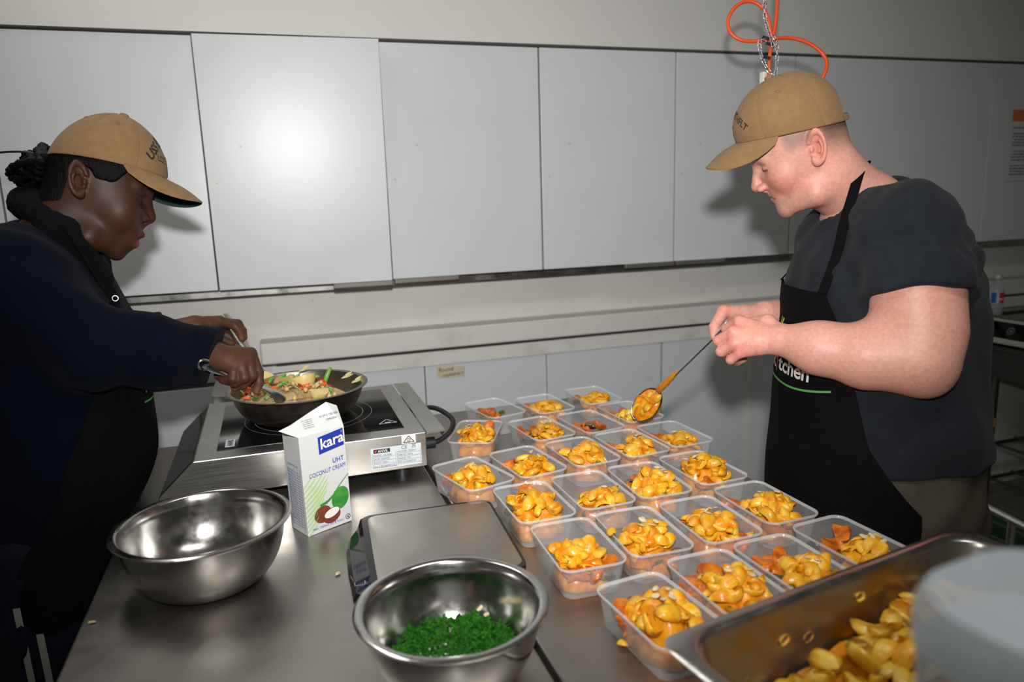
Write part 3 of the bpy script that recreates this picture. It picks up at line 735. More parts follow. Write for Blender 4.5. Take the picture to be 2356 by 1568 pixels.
# number: (x, y, turn, row name, place, contents: mound (lx, ly, radius, height, shells), veg list)
ROWN = ['farthest', 'second', 'third', 'fourth', 'fifth', 'nearest']
PLN = ['first', 'second', 'third', 'fourth', 'fifth']
CONT = {1: (.547, 1.860, 12.3, 0, 0), 2: (.687, 1.842, 6.5, 0, 1), 3: (.848, 1.867, 2.1, 0, 2), 4: (.868, 1.678, 5.5, 1, 3), 5: (.444, 1.679, -26.0, 1, 0), 6: (.602, 1.640, 7.7, 1, 1), 7: (.736, 1.642, 7.3, 1, 2),
        8: (.880, 1.472, 3.9, 2, 4), 9: (.362, 1.413, 16.1, 2, 0), 10: (.492, 1.434, 9.1, 2, 1), 11: (.628, 1.446, 4.7, 2, 2), 12: (.756, 1.454, 4.5, 2, 3), 13: (.819, 1.257, 2.9, 3, 3), 14: (.431, 1.228, .9, 3, 0), 15: (.558, 1.238, 1.1, 3, 1), 16: (.684, 1.241, -1.5, 3, 2),
        17: (.827, 1.063, 1.5, 4, 3), 18: (.439, 1.039, -1.6, 4, 0), 19: (.563, 1.041, -2.4, 4, 1), 20: (.694, 1.040, -.2, 4, 2), 21: (.860, .876, 4.4, 5, 3), 22: (.469, .818, 5.6, 5, 0), 23: (.599, .847, 1.3, 5, 1), 24: (.725, .854, 1.9, 5, 2)}
# mound: local x, y, radius, height, number of shells ; veg: (kind, lx, ly) ; seeds number ; note
FOOD = {
 1: (None, [('p', -.020, .028), ('p', .004, .030), ('p', -.006, .008), ('p', .018, .020), ('e', -.016, .044), ('z', .026, .004)], 0, 'pumpkin and eggplant only, no pasta'),
 2: ((.006, -.012, .040, .032, 9), [('p', -.030, .040), ('p', -.012, .048), ('z', -.028, .055)], 0, 'pasta and a little pumpkin, no seeds'),
 3: ((.002, -.010, .036, .036, 7), [('p', -.034, .040), ('p', -.020, .056), ('e', -.036, .020)], 0, 'smooth pasta mound'),
 4: ((-.006, -.012, .034, .030, 8), [('p', -.036, .045), ('p', -.010, .052), ('p', .012, .050)], 0, 'pasta being topped from the serving spoon'),
 5: ((.0, .0, .043, .036, 11), [('p', .020, .056), ('p', -.028, .052)], 4, 'pasta and four seeds, turned askew'),
 6: ((.014, -.012, .036, .036, 8), [('p', -.030, .040), ('e', -.034, .020), ('z', -.010, .050), ('p', .006, .056), ('e', -.036, -.004)], 5, 'pasta beside eggplant'),
 7: (None, [('p', -.022, .030), ('p', .012, .038), ('p', .026, -.004), ('p', -.006, .006), ('p', -.030, .006), ('e', .014, .016), ('z', .020, .028)], 0, 'roast pumpkin only, no pasta'),
 8: ((.004, -.018, .042, .028, 9), [('p', -.034, .044), ('p', -.036, .018), ('z', -.014, .050), ('p', -.012, .034)], 3, 'pasta and pumpkin at the bench edge'),
 9: ((-.002, -.006, .042, .040, 10), [('p', -.034, .036), ('p', -.010, .050)], 3, 'pasta, tucked against the hob'),
 10: ((.008, -.010, .042, .038, 10), [('p', -.026, .046), ('p', .004, .054), ('p', .020, .044), ('e', -.038, .028)], 3, 'pasta with pumpkin behind it'),
 11: ((.006, -.008, .044, .040, 11), [('p', -.036, .034), ('z', -.040, .044), ('p', -.026, .020)], 2, 'tall pasta mound'),
 12: ((.010, -.010, .036, .038, 9), [('p', -.034, .034), ('p', -.016, .048), ('z', -.028, .048), ('p', -.034, .008)], 5, 'pasta with a cluster of seeds'),
 13: ((.002, -.004, .042, .050, 10), [('p', -.006, -.048), ('z', .018, -.046), ('p', -.028, -.044)], 1, 'steep pasta peak topped by one seed'),
 14: ((.0, -.008, .048, .044, 12), [('p', .008, .050), ('z', -.038, .036)], 0, 'big pasta mound and an upright pumpkin stick'),
 15: ((.008, -.030, .040, .036, 8), [('p', .0, -.062), ('p', -.022, -.058), ('p', .026, -.056), ('z', -.034, -.048)], 1, 'pasta at the front half, back half empty'),
 16: ((.012, -.014, .042, .044, 10), [('e', -.030, .034), ('e', -.014, .048), ('p', -.030, .010), ('p', .008, .050)], 3, 'pasta beside shiny eggplant'),
 17: ((.0, -.018, .044, .042, 10), [('p', -.034, .052), ('p', .034, -.050), ('z', .0, -.060), ('p', -.020, -.058), ('p', .014, -.062)], 2, 'pasta, lone pumpkin block behind'),
 18: ((-.004, -.022, .042, .040, 9), [('p', .004, -.066), ('e', .026, -.060), ('p', -.026, -.062), ('z', .022, -.044), ('p', .036, -.040)], 0, 'pasta at the front left over pumpkin'),
 19: ((.004, -.016, .045, .038, 10), [('p', -.010, -.060), ('p', .014, -.064), ('e', .034, -.058), ('p', -.030, -.058)], 5, 'pasta, one shell over the rim'),
 20: ((.0, -.014, .046, .042, 11), [('p', .020, -.064), ('p', -.006, -.066)], 4, 'pasta with sauce spilling over its front'),
 21: ((.008, -.026, .036, .036, 7), [('e', -.032, .046), ('z', -.012, .042), ('p', -.026, .020), ('p', .012, .050), ('p', .030, .052)], 3, 'eggplant slice beside pasta, far right'),
 22: ((.006, -.010, .046, .044, 11), [('p', -.038, .030), ('p', -.026, .050), ('z', -.028, .024), ('e', .0, .058), ('p', -.038, .004)], 6, 'pasta and many seeds'),
 23: ((.008, -.012, .046, .042, 10), [('p', -.036, .036), ('p', -.016, .054), ('p', .010, .058), ('e', -.012, .038), ('p', -.040, .012)], 3, 'pasta and pumpkin, half behind the tray'),
 24: ((.016, -.026, .038, .040, 8), [('p', -.026, .040), ('p', -.004, .050), ('p', .016, .048), ('z', -.030, .016), ('p', -.012, .026), ('p', .012, .030)], 2, 'roast pumpkin behind pasta, near the tray')}
rng = np.random.RandomState(11)
def dome(x, y, cx, cy, r, h):
    q = ((x-cx)**2+(y-cy)**2)/(r*r); return h*max(0, 1-q)**.7
def sauce_mesh(cx, cy, r, h, seed):
    g = np.random.RandomState(seed); n = 26; ph = g.uniform(0, 6, 6); P = []
    for i in range(9):
        t = i/8
        row = []
        for k in range(n):
            a = 2*math.pi*k/n; rad = r*1.12*(1-t)*(1+.10*math.sin(3*a+ph[0])+.06*math.sin(7*a+ph[1]))
            x, y = rad*math.cos(a), rad*math.sin(a)
            x = min(max(cx+x, -.046), .046); y = min(max(cy+y, -.077), .077)
            z = h*.98*(1-(1-t)**2.2)*(1+.14*math.sin(90*x+ph[2])+.14*math.sin(110*y+ph[3])*math.cos(70*x+ph[4]))
            row.append((x, y, .0035+max(z, 0)))
        P.append(row)
    mb = MB(); mb.loft(P, True, True); mb.cm = 1
    for i in range(16):                       # half-buried shells and scraps that cannot be told apart
        src = SHELLS[g.randint(9)]; rad = r*math.sqrt(g.rand())*.98; an = g.uniform(0, 6.28); lx = min(max(cx+rad*math.cos(an), -.034), .034); ly = min(max(cy+rad*math.sin(an), -.064), .064)
        z = .010+dome(lx, ly, cx, cy, r*1.2, h)*.86; from_e = Matrix.Translation((lx, ly, z)) @ Matrix.Rotation(g.uniform(0, 6.28), 4, 'Z') @ Matrix.Rotation(g.uniform(0, 6.28), 4, 'X') @ Matrix.Rotation(g.uniform(-.6, .6), 4, 'Y') @ Matrix.Scale(g.uniform(.55, .95), 4)
        mb.add([from_e @ v.co for v in src.vertices], [tuple(q.vertices) for q in src.polygons])
    me = mb.mesh(); shade(me, True); me.materials.append(m_sauce); me.materials.append(m_pasta); return me
for k, (x, y, tn, row, place) in CONT.items():
    where = '%s container in the %s row' % (PLN[place], ROWN[row])
    mound, veg, nseed, note = FOOD[k]
    a = math.radians(tn); t = tag(empty('meal_container', (x, y, TABLE), a), 'clear meal container, %s in the %s row: %s' % (PLN[place], ROWN[row], note), 'container', 'clear plastic meal containers on the bench')
    for nm, me in (('body', C_BODY), ('rim', C_RIM), ('recycling_marks', C_MARK), ('base_ridge', C_BASE)):
        o = bpy.data.objects.new(nm, me); COL.objects.link(o); o.parent = t
        if nm == 'recycling_marks' and k in (14, 18, 17, 20): o.scale.x = -1; 
    ca, sa = math.cos(a), math.sin(a)
    def wp(lx, ly, z): return (x+ca*lx-sa*ly, y+sa*lx+ca*ly, TABLE+z)
    for vi, (kind, lx, ly) in enumerate(veg):
        me, nm, lb, ct_, z0 = {'p': (PUMP[(k+vi) % 6], 'pumpkin_chunk', 'roast orange pumpkin chunk in the '+where, 'pumpkin', .012), 'e': (EGG[(k+vi) % 3], 'eggplant_piece', 'dark roast eggplant piece in the '+where, 'eggplant', .010),
                               'z': (ZUC[vi % 2], 'zucchini_piece', 'dark green zucchini piece in the '+where, 'zucchini', .009)}[kind]
        lift = (.010 if vi % 2 else .020) if mound is None else max(dome(lx, ly, *mound[:4])*.6, .014 if vi % 2 else .022)
        rot = (rng.uniform(-.5, .5), rng.uniform(-.5, .5), rng.uniform(0, 6.28))
        if mound is None and vi % 3 == 2: lift = .026
        if k == 14 and kind == 'p': rot = (.25, 1.25, .4); lift = .030
        if k == 5 and vi == 0: rot = (.1, -.8, .7); lift = .030
        put(nm, me, wp(lx, ly, z0+lift), rot, lb, ct_, 'roast vegetables in the containers', rng.uniform(.85, 1.05))
    if mound is None: continue
    cx, cy, r, h, ns = mound; r *= 1.10; h *= 1.45
    s = link('pumpkin_sauce', sauce_mesh(cx, cy, r, h, k)); s.location = (x, y, TABLE); s.rotation_euler = (0, 0, a); tag(s, 'orange pumpkin sauce under the pasta in the '+where, 'sauce', None, 'stuff')
    for i in range(ns):
        if i == 0: rad, an = .0, 0
        else: rad = r*(.42 if i <= ns*.4 else .82)*rng.uniform(.85, 1.1); an = i*2.4+k
        lx = min(max(cx+rad*math.cos(an), -.031), .031); ly = min(max(cy+rad*math.sin(an)*1.15, -.062), .066)
        z = .014+dome(lx, ly, cx, cy, r*1.2, h)*.80+rng.uniform(-.001, .003)
        rot = (math.pi*(1 if rng.rand() < .55 else 0)+rng.uniform(-.7, .7), rng.uniform(-.5, .5), rng.uniform(0, 6.28))
        put('pasta_shell', SHELLS[rng.randint(9)], wp(lx, ly, z), rot, 'sauce-coated pasta shell in the '+where, 'pasta', 'pasta shells in the containers', rng.uniform(.80, 1.02))
    for i in range(nseed):
        an = rng.uniform(0, 6.28); rad = r*rng.uniform(.05, .5); lx, ly = cx+rad*math.cos(an), cy+rad*math.sin(an)
        put('pumpkin_seed', SEED[i % 2], wp(lx, ly, .030+dome(lx, ly, cx, cy, r*1.2, h)*.80), (rng.uniform(-.3, .5), rng.uniform(-.4, .4), rng.uniform(0, 6.28)), 'pale pumpkin seed on the pasta in the '+where, 'seed', 'pumpkin seeds on the pasta')
# the shell hanging over the rim of the fifth row's second container
xx, yy, tn = CONT[19][:3]
put('pasta_shell', SHELLS[2], (xx-.052, yy+.012, TABLE+.052), (2.6, .5, 1.2), 'pasta shell hanging over the rim of the second container in the fifth row', 'pasta', 'pasta shells in the containers', 1.0)
put('pasta_shell', SHELLS[0], onz(1432, 1480, TABLE+.006), (3.1, .1, 2.3), 'small stray pasta scrap lying on the bench before the nearest row', 'pasta', 'pasta shells in the containers', .45)

# ------------------------------------------------------------------ deep steel tray of pasta
m_tray = pm('tray_steel', (.46, .45, .43), .26, 1.0, noise=(5, (.37, .36, .34), .4, .75), rnoise=(25, .08))
m_smear = pm('tray_smeared_wall', (.34, .32, .28), .32, .9, noise=(9, (.45, .25, .02), .50, .66), rnoise=(25, .1))
tA = np.array([.358, .630]); tu = np.array([.987, .162]); tv = np.array([.162, -.987]); tc_ = tA+tu*.262+tv*.166; tang = math.atan2(tu[1], tu[0])
ty = tag(empty('deep_steel_tray', (tc_[0], tc_[1], TABLE), tang), 'deep rectangular steel tray heaped with pasta shells in the near right corner', 'tray')
TR = .150
mb = MB()
mb.loft([rr(.225, .122, .040, .0005, 8), rr(.232, .129, .045, .008, 8), rr(.243, .141, .048, TR-.006, 8), rr(.246, .144, .048, TR-.001, 8)], True, False)
mb.build('outer_wall', m_tray, ty, smooth=40)
mb = MB(); mb.loft([rr(.224, .121, .040, .0020, 8), rr(.231, .128, .045, .0095, 8), rr(.242, .140, .048, TR-.006, 8), rr(.2445, .1425, .048, TR-.0005, 8)][::-1], False, True); mb.build('inner_wall', m_smear, ty, smooth=40)
mb = MB(); mb.loft([rr(.2445, .1425, .048, TR-.0005, 8), rr(.247, .145, .050, TR+.0015, 8), rr(.252, .150, .053, TR+.0025, 8), rr(.262, .160, .030, TR+.0012, 8), rr(.2655, .1635, .024, TR-.002, 8), rr(.2645, .1625, .024, TR-.0045, 8), rr(.246, .144, .048, TR-.003, 8)], False, False); mb.build('rim', m_tray, ty, smooth=60)
def tray_z(lx, ly): t = min(max((lx+.22)/.22, 0), 1); return .042+.046*t*t*(3-2*t)+.016*math.exp(-(((lx-.08)/.12)**2+((ly-.01)/.10)**2))
ca, sa = math.cos(tang), math.sin(tang)
def tw(lx, ly, z): return (tc_[0]+ca*lx-sa*ly, tc_[1]+sa*lx+ca*ly, TABLE+z)
P = [[(lx, ly, tray_z(lx, ly)*.9+.006*math.sin(90*lx)*math.sin(80*ly)) for ly in np.linspace(-.126, .126, 24)] for lx in np.linspace(-.226, .228, 40)]
mb = MB().grid([[(p[0], p[1], p[2]) for p in r] for r in P]); mb.cm = 1
for i in range(150):
    src = SHELLSY[rng.randint(9)]; lx, ly = rng.uniform(-.205, .212), rng.uniform(-.11, .116); fe = Matrix.Translation((lx, ly, tray_z(lx, ly)+rng.uniform(.0, .008))) @ Matrix.Rotation(rng.uniform(0, 6.28), 4, 'Z') @ Matrix.Rotation(rng.uniform(0, 6.28), 4, 'X') @ Matrix.Rotation(rng.uniform(-.7, .7), 4, 'Y') @ Matrix.Scale(rng.uniform(.75, 1.0), 4)
    mb.add([fe @ v.co for v in src.vertices], [tuple(q.vertices) for q in src.polygons])
s = mb.build('tray_sauce', [m_sauce, m_pastay], None, smooth=True); s.location = (tc_[0], tc_[1], TABLE); s.rotation_euler = (0, 0, tang); tag(s, 'sauce and half-buried pasta filling the deep steel tray', 'sauce', None, 'stuff')
cnt = 0; pts_ = []
for tries in range(4000):
    lx, ly = rng.uniform(-.200, .210), rng.uniform(-.085, .112)
    if all((lx-a)**2+(ly-b)**2 > .0235**2 for a, b in pts_): pts_.append((lx, ly))
    if len(pts_) >= 88: break
for lx, ly in pts_:
    rot = (math.pi*(1 if rng.rand() < .45 else 0)+rng.uniform(-.8, .8), rng.uniform(-.6, .6), rng.uniform(0, 6.28))
    put('pasta_shell', SHELLSY[rng.randint(9)], tw(lx, ly, tray_z(lx, ly)+.010+rng.uniform(0, .008)), rot, 'yellow pasta shell heaped in the deep steel tray', 'pasta', 'pasta shells in the steel tray', rng.uniform(.88, 1.12))
for (lx, ly, z) in ((-.16, .1385, .075), (-.06, .1400, .10), (-.10, .1390, .11), (.03, .140, .125), (-.19, .128, .05)):
    put('pasta_scrap', SHELLSY[1], tw(lx, ly-.004, z), (1.5, .4*lx*10, tang), 'pasta scrap stuck on the inner wall of the steel tray', 'pasta', 'pasta scraps on the tray wall', .38)

# ------------------------------------------------------------------ frosted canister close to the lens
m_frost = plastic('frosted_plastic', (.62, .71, .78), .50, .35)
cn = tag(empty('plastic_canister', (.366, .240, TABLE), .12), 'tall frosted translucent plastic canister in the near right corner', 'canister')
mb = MB(); mb.loft([rr(.058, .046, .040, z, 9) for z in (.0, .005, .33)]+[rr(.061, .049, .043, .345, 9), rr(.062, .050, .044, .377, 9)]); mb.build('body', m_frost, cn, smooth=40)
mb = MB(); mb.loft([rr(.064, .052, .046, .378, 9), rr(.065, .053, .047, .382, 9), rr(.065, .053, .047, .398, 9), rr(.060, .048, .042, .408, 9), rr(.045, .033, .030, .412, 9)]); mb.build('lid', m_frost, cn, smooth=40)

# ------------------------------------------------------------------ herbs in the bright bowl
m_herb = pm('chopped_parsley', (.008, .070, .004), .75, spec=.12, noise=(120, (.035, .17, .014), .35, .7))
g = np.random.RandomState(3); mb = MB()
for i in range(2600):
    a = g.uniform(0, 6.28); q = math.sqrt(g.rand()); r = .078*q; hx, hy = r*math.cos(a), r*math.sin(a)
    z = .010+.030*(r/.085)**2+.022*(1-q*q)*g.rand()**.5
    s_ = g.uniform(.003, .0085); n1 = g.normal(size=3); n1 /= np.linalg.norm(n1); n2 = np.cross(n1, g.normal(size=3)); n2 /= np.linalg.norm(n2); c = np.array([.184+hx*1.05, .856+hy-.004, TABLE+z+.003])
    if i % 9 == 0: mb.tube([c-n1*s_*1.4, c+n2*.002, c+n1*s_*1.4], .0006, 3)
    else:
        n3 = np.cross(n1, n2)*s_*.35; mb.add([c, c+n1*s_*.5+n2*s_*.55+n3, c+n1*s_*.75+n2*s_*.2, c+n1*s_*1.3+n2*s_*.4+n3, c+n1*s_*1.5, c+n1*s_*1.2-n2*s_*.45+n3, c+n1*s_*.7-n2*s_*.2, c+n1*s_*.45-n2*s_*.5+n3], [(0, 1, 2), (0, 2, 4), (2, 3, 4), (0, 4, 6), (4, 5, 6), (0, 6, 7)])
tag(mb.build('chopped_herbs', m_herb), 'chopped green herbs lying in the shiny steel bowl', 'herbs', None, 'stuff')
for i in range(2): put('garlic_sliver', lump(60+i, .008, .003, .0012, .3, .1, mats=[m_seed]), (.184+.052+.006*i, .856+.055-.012*i, TABLE+.052-.004*i), (.9, .3*i, .8), 'pale garlic sliver stuck inside the herb bowl', 'garlic', 'garlic slivers in the herb bowl')
for i, (px, py) in enumerate(((211, 1430), (777, 1318), (940, 1165), (1120, 1390))):
    if i < 2: put('onion_scrap', lump(65+i, .006, .004, .0015, .2, .2, mats=[m_seed]), onz(px, py, TABLE+.0025), (0, 0, i), ('small pale onion scrap on the bench by its left edge', 'small pale onion scrap on the bench beside the scale')[i], 'food scrap', 'food scraps on the bench')
# ------------------------------------------------------------------ frying pan with vegetables
m_pan = pm('seasoned_pan_steel', (.36, .30, .24), .38, 1.0, noise=(6, (.20, .155, .115), .38, .7), rnoise=(20, .1)); m_pani = pm('pan_inside_steel', (.42, .39, .34), .34, 1.0, noise=(14, (.30, .27, .21), .4, .7))
PX, PY, PZ, PR = .035, 1.823, TABLE+.1092, .168
pn = tag(empty('frying_pan', (PX, PY, PZ)), 'dark steel frying pan of vegetables on the induction hob', 'pan')
mb = MB(); mb.lathe([(0, 0), (.105, 0), (.118, .004), (.138, .022), (.150, .045), (.156, .064), (.160, .070), (PR, .0725), (PR+.0005, .0738), (PR-.002, .0750), (.157, .0735)], 72); mb.build('bowl', m_pan, pn, smooth=50)
mb = MB(); mb.lathe([(.157, .0735), (.1535, .066), (.147, .046), (.135, .024), (.116, .0065), (.104, .003), (0, .003)], 72); mb.build('inside', m_pani, pn, smooth=50)
# handle: leaves the pan at the far left and climbs towards the left hand
hs = np.array([-.075, .140, .058]); he = W(548, 772, 1.93)-np.array([PX, PY, PZ])
hd = (he-hs)/np.linalg.norm(he-hs); hp = [hs-hd*.01, hs+hd*.03+np.array([0, 0, .004]), hs+hd*.10+np.array([0, 0, .002]), he, he+hd*.07]
mb = MB(); rings = []
side_ = np.cross(hd, [0, 0, 1]); side_ /= np.linalg.norm(side_); upv = np.cross(side_, hd)
for p, wd in zip(hp, (.016, .0115, .0105, .0125, .0125)): rings.append([p+side_*wd*math.cos(a)+upv*.0045*math.sin(a) for a in np.linspace(0, 2*math.pi, 12, endpoint=False)])
mb.loft(rings); mb.build('handle', m_alu, pn, smooth=50)
PANH = (W(548, 772, 1.93), hd)          # where the hand holds it
# vegetables in the pan
m_pot = pm('potato', (.72, .58, .24), .4, sss=.15, noise=(40, (.66, .50, .17), .4, .7)); m_car = pm('carrot', (.72, .16, .03), .35, sss=.1); m_bean = pm('green_bean', (.13, .33, .05), .35, noise=(50, (.22, .42, .08), .4, .7)); m_pep = pm('red_pepper', (.50, .03, .02), .3)
m_chick = pm('chickpea', (.62, .38, .16), .45); m_cab = pm('wilted_cabbage', (.62, .54, .30), .4, sss=.2, noise=(60, (.50, .40, .18), .4, .7)); m_leek = pm('creamy_mash', (.58, .48, .25), .4, noise=(50, (.50, .34, .12), .4, .7), bump=(60, .6, .004))
def panz(x, y): return max(.050+.022*max(0, 1-((x+.03)**2+(y+.01)**2)/.017)-.36*max(0, (x-.045)), .030)
P = []
for i in range(11):
    r = .139*i/10; P.append([(-.004+r*math.cos(a), r*math.sin(a), (panz(-.004+r*math.cos(a), r*math.sin(a))-.003+.0035*math.sin(70*r*math.cos(a))*math.cos(60*r*math.sin(a))) if i < 10 else .046-.30*max(0, r*math.cos(a)-.055)) for a in np.linspace(0, 2*math.pi, 40, endpoint=False)])
s = MB().loft(P[::-1], False, True).build('creamy_sauce', m_leek, None, smooth=True); s.location = (PX, PY, PZ); tag(s, 'creamy vegetable mash filling the frying pan', 'sauce', None, 'stuff')
g = np.random.RandomState(8)
def wedge(seed, s=1.0):       # potato wedge: an eighth of a ball with two flat cuts
    bm = bmesh.new(); R = .036*s; n = 9; rows = []
    for i in range(n):
        th = math.radians(-80+160*i/(n-1)); rows.append([bm.verts.new((R*math.cos(th)*math.cos(ph), R*math.cos(th)*math.sin(ph), R*.8*math.sin(th))) for ph in np.linspace(-.55, .55, 6)])
    ax = [bm.verts.new((0, 0, R*.8*math.sin(math.radians(-80+160*i/(n-1))))) for i in range(n)]
    for i in range(n-1):
        for j in range(5): bm.faces.new((rows[i][j], rows[i][j+1], rows[i+1][j+1], rows[i+1][j]))
        bm.faces.new((ax[i], rows[i][0], rows[i+1][0], ax[i+1])); bm.faces.new((ax[i+1], rows[i+1][5], rows[i][5], ax[i]))
    bm.faces.new([ax[0]]+rows[0][::-1]); bm.faces.new([ax[-1]]+rows[-1])
    bmesh.ops.recalc_face_normals(bm, faces=bm.faces); me = bpy.data.meshes.new('m'); bm.to_mesh(me); bm.free(); shade(me, 35); me.materials.append(m_pot); return me
WED = wedge(0)
def inpan(px, py, lift=.01):
    p = onz(px, py, PZ+.055); dr = math.hypot(p[0]-PX, p[1]-PY); q_ = min(1, .118/dr) if dr > 0 else 1; p[0] = PX+(p[0]-PX)*q_; p[1] = PY+(p[1]-PY)*q_; p[2] = PZ+panz(p[0]-PX, p[1]-PY)+lift+.004; return p
for i, (px, py, rot, sc, lb) in enumerate(((650, 905, (1.2, .5, .6), 1.0, 'pointed potato wedge in the middle of the pan'), (695, 900, (1.5, .2, -.9), 1.1, 'large potato wedge right of the pointed one'), (612, 893, (1.4, .1, 1.9), .85, 'potato wedge by the woman\'s fingertips'), (735, 917, (1.4, .9, -1.4), .8, 'small potato wedge near the front rim of the pan'))):
    put('potato_wedge', WED, inpan(px, py, .018), rot, lb, 'potato', 'potato wedges in the pan', sc)
car = [lump(70+i, .010, .0075, .0055, .7, .1, mats=[m_car]) for i in range(2)]
for px, py in ((556, 915), (566, 921), (578, 908), (625, 878), (634, 880), (640, 876), (676, 872), (690, 876), (745, 895), (600, 925), (560, 924), (660, 877)): put('carrot_piece', car[px % 2], inpan(px, py, .010), g.uniform(-.6, .6, 3), 'orange carrot piece in the frying pan', 'carrot', 'carrot pieces in the pan', g.uniform(.8, 1.1))
def beanmesh(seed, L): 
    r = np.random.RandomState(seed); c = r.uniform(-.008, .008); mb = MB(); mb.tube([(L*(t-.5), c*math.sin(math.pi*t), .002*math.sin(3*t)) for t in np.linspace(0, 1, 7)], [.002, .0042, .0046, .0046, .0046, .0042, .002], 8); me = mb.mesh(); shade(me, True); me.materials.append(m_bean); return me
BEAN = [beanmesh(i, .026+.008*i) for i in range(3)]
for i, (px, py) in enumerate(((630, 866), (645, 862), (668, 868), (700, 882), (722, 888), (613, 870), (588, 918), (628, 900), (758, 905), (745, 912), (715, 884), (570, 903))): put('green_bean', BEAN[i % 3], inpan(px, py, .012), (g.uniform(-.4, .4), g.uniform(-.5, .5), g.uniform(0, 6)), 'cut green bean in the frying pan', 'bean', 'green beans in the pan')
o = put('green_bean', BEAN[2], W(752, 868, 1.86), (.2, -1.1, .3), 'pale green stalk standing up at the right of the pan', 'bean', 'green beans in the pan', 1.35)
pep = lump(80, .009, .006, .002, .6, .2, mats=[m_pep])
for px, py in ((672, 872), (645, 876), (736, 891), (762, 893), (693, 914), (744, 893), (584, 908)): put('pepper_piece', pep, inpan(px, py, .013), g.uniform(-.8, .8, 3), 'red pepper piece in the frying pan', 'pepper', 'red pepper pieces in the pan', g.uniform(.8, 1.2))
chk = lump(81, .0058, .0055, .0055, .0, .06, mats=[m_chick])
for px, py in ((718, 874), (677, 911), (603, 928), (770, 907), (705, 919), (585, 927), (740, 897), (600, 920)): put('chickpea', chk, inpan(px, py, .012), g.uniform(0, 3, 3), 'round chickpea in the frying pan', 'chickpea', 'chickpeas in the pan')
cab = [lump(85+i, .014, .005, .0018, .4, .35, mats=[m_cab]) for i in range(3)]
for i in range(26):
    a = g.uniform(0, 6.28); r = .115*math.sqrt(g.rand()); p = np.array([PX-.02+r*math.cos(a), PY-.01+r*math.sin(a), 0]); p[2] = PZ+panz(p[0]-PX, p[1]-PY)+.009
    put('cabbage_shred', cab[i % 3], p, g.uniform(-1, 1, 3)*np.array([1, 1, 3]), 'wilted pale cabbage shred in the frying pan', 'cabbage', 'cabbage shreds in the pan')
for (px, py) in ((702, 846), (800, 862), (823, 872)): put('cabbage_shred', cab[0], W(px, py, 1.90 if px < 780 else 1.86), (.5, -.3, .4), ('shred stuck on the far rim of the pan', 'shred stuck inside the pan wall', 'shred stuck near the pan\'s right rim')[(px > 780)+(px > 810)], 'cabbage', 'cabbage shreds in the pan')
for i in range(34):
    a = g.uniform(0, 6.28); r = .105*math.sqrt(g.rand()); x_, y_ = -.035+r*math.cos(a)*.95, -.005+r*math.sin(a)
    p = np.array([PX+x_, PY+y_, PZ+panz(x_, y_)+.010]); k = i % 4
    put(('carrot_piece', 'green_bean', 'pepper_piece', 'chickpea')[k], (car[i % 2], BEAN[i % 3], pep, chk)[k], p, g.uniform(-.7, .7, 3)*np.array([1, 1, 4]), ('orange carrot piece in the frying pan', 'cut green bean in the frying pan', 'red pepper piece in the frying pan', 'round chickpea in the frying pan')[k], ('carrot', 'bean', 'pepper', 'chickpea')[k], ('carrot pieces in the pan', 'green beans in the pan', 'red pepper pieces in the pan', 'chickpeas in the pan')[k], g.uniform(.8, 1.1))
# turner held by the woman
tn0 = W(470, 841, 1.455); tn1 = W(512, 862, 1.530); tn2 = W(610, 893, 1.63); tn3 = W(652, 925, 1.665); tn4 = W(705, 922, 1.69); tn5 = W(730, 919, 1.70)
tr_ = tag(empty('steel_turner', tn0), 'steel turner with an oval hanging loop, held by the woman', 'turner')
m_tool = pm('tool_steel', (.66, .65, .63), .26, 1.0, rnoise=(30, .06))
def ribbon(pts, wd, th, name, par, mat, up=(0, 0, 1)):
    pts = catmull(pts, 6); m = len(pts); wd = np.interp(np.linspace(0, 1, m), np.linspace(0, 1, len(wd)), wd); R = []
    for i in range(m):
        t = pts[min(i+1, m-1)]-pts[max(i-1, 0)]; t /= np.linalg.norm(t); s = np.cross(t, up); s /= np.linalg.norm(s)+1e-9; u = np.cross(s, t)
        R.append([pts[i]+s*wd[i]*math.cos(a)+u*th*math.sin(a) for a in np.linspace(0, 2*math.pi, 10, endpoint=False)])
    o = MB().loft(R).build(name, mat, par, smooth=50); return o
rel = lambda p: p-tn0
ribbon([rel(tn0)+.0, rel(tn1), rel(tn2), rel(tn3)], [.011, .0085, .0105, .014], .0028, 'handle', tr_, m_tool, up=(-.3, -.5, .8))
ribbon([rel(tn3), rel(tn4), rel(tn5)], [.014, .034, .034], .0010, 'blade', tr_, m_tool)
lc = rel(W(470, 839, 1.455)); ld_ = rel(tn1)/np.linalg.norm(rel(tn1)); lsd = np.cross(ld_, [0, 0, 1]); lsd /= np.linalg.norm(lsd)
lsd = lsd*.7+np.array([0, 0, .7])
mb = MB(); mb.tube([lc+ld_*.022*math.cos(a)+lsd*.012*math.sin(a) for a in np.linspace(0, 2*math.pi, 26, endpoint=False)], .0026, 8, closed=True); mb.build('hanging_loop', m_tool, tr_, smooth=True)
# serving spoon held by the man
sp0 = W(1676, 740, 1.488); sp1 = W(1645, 772, 1.515); sp2 = W(1560, 855, 1.68); sp3 = W(1520, 893, 1.77); spc = W(1488, 931, 1.83)
spn = tag(empty('serving_spoon', sp1), 'long steel serving spoon loaded with sauced pasta, held by the man', 'spoon')
rel2 = lambda p: p-sp1
vw = ray(1560, 855); vw = vw/np.linalg.norm(vw)
ribbon([rel2(sp0), rel2(sp1), rel2(sp2), rel2(sp3), rel2(W(1508, 906, 1.815))], [.0075, .0072, .0066, .0075, .012], .0034, 'handle', spn, m_tool, up=-vw*.55+np.array([-.2, 0, .8]))
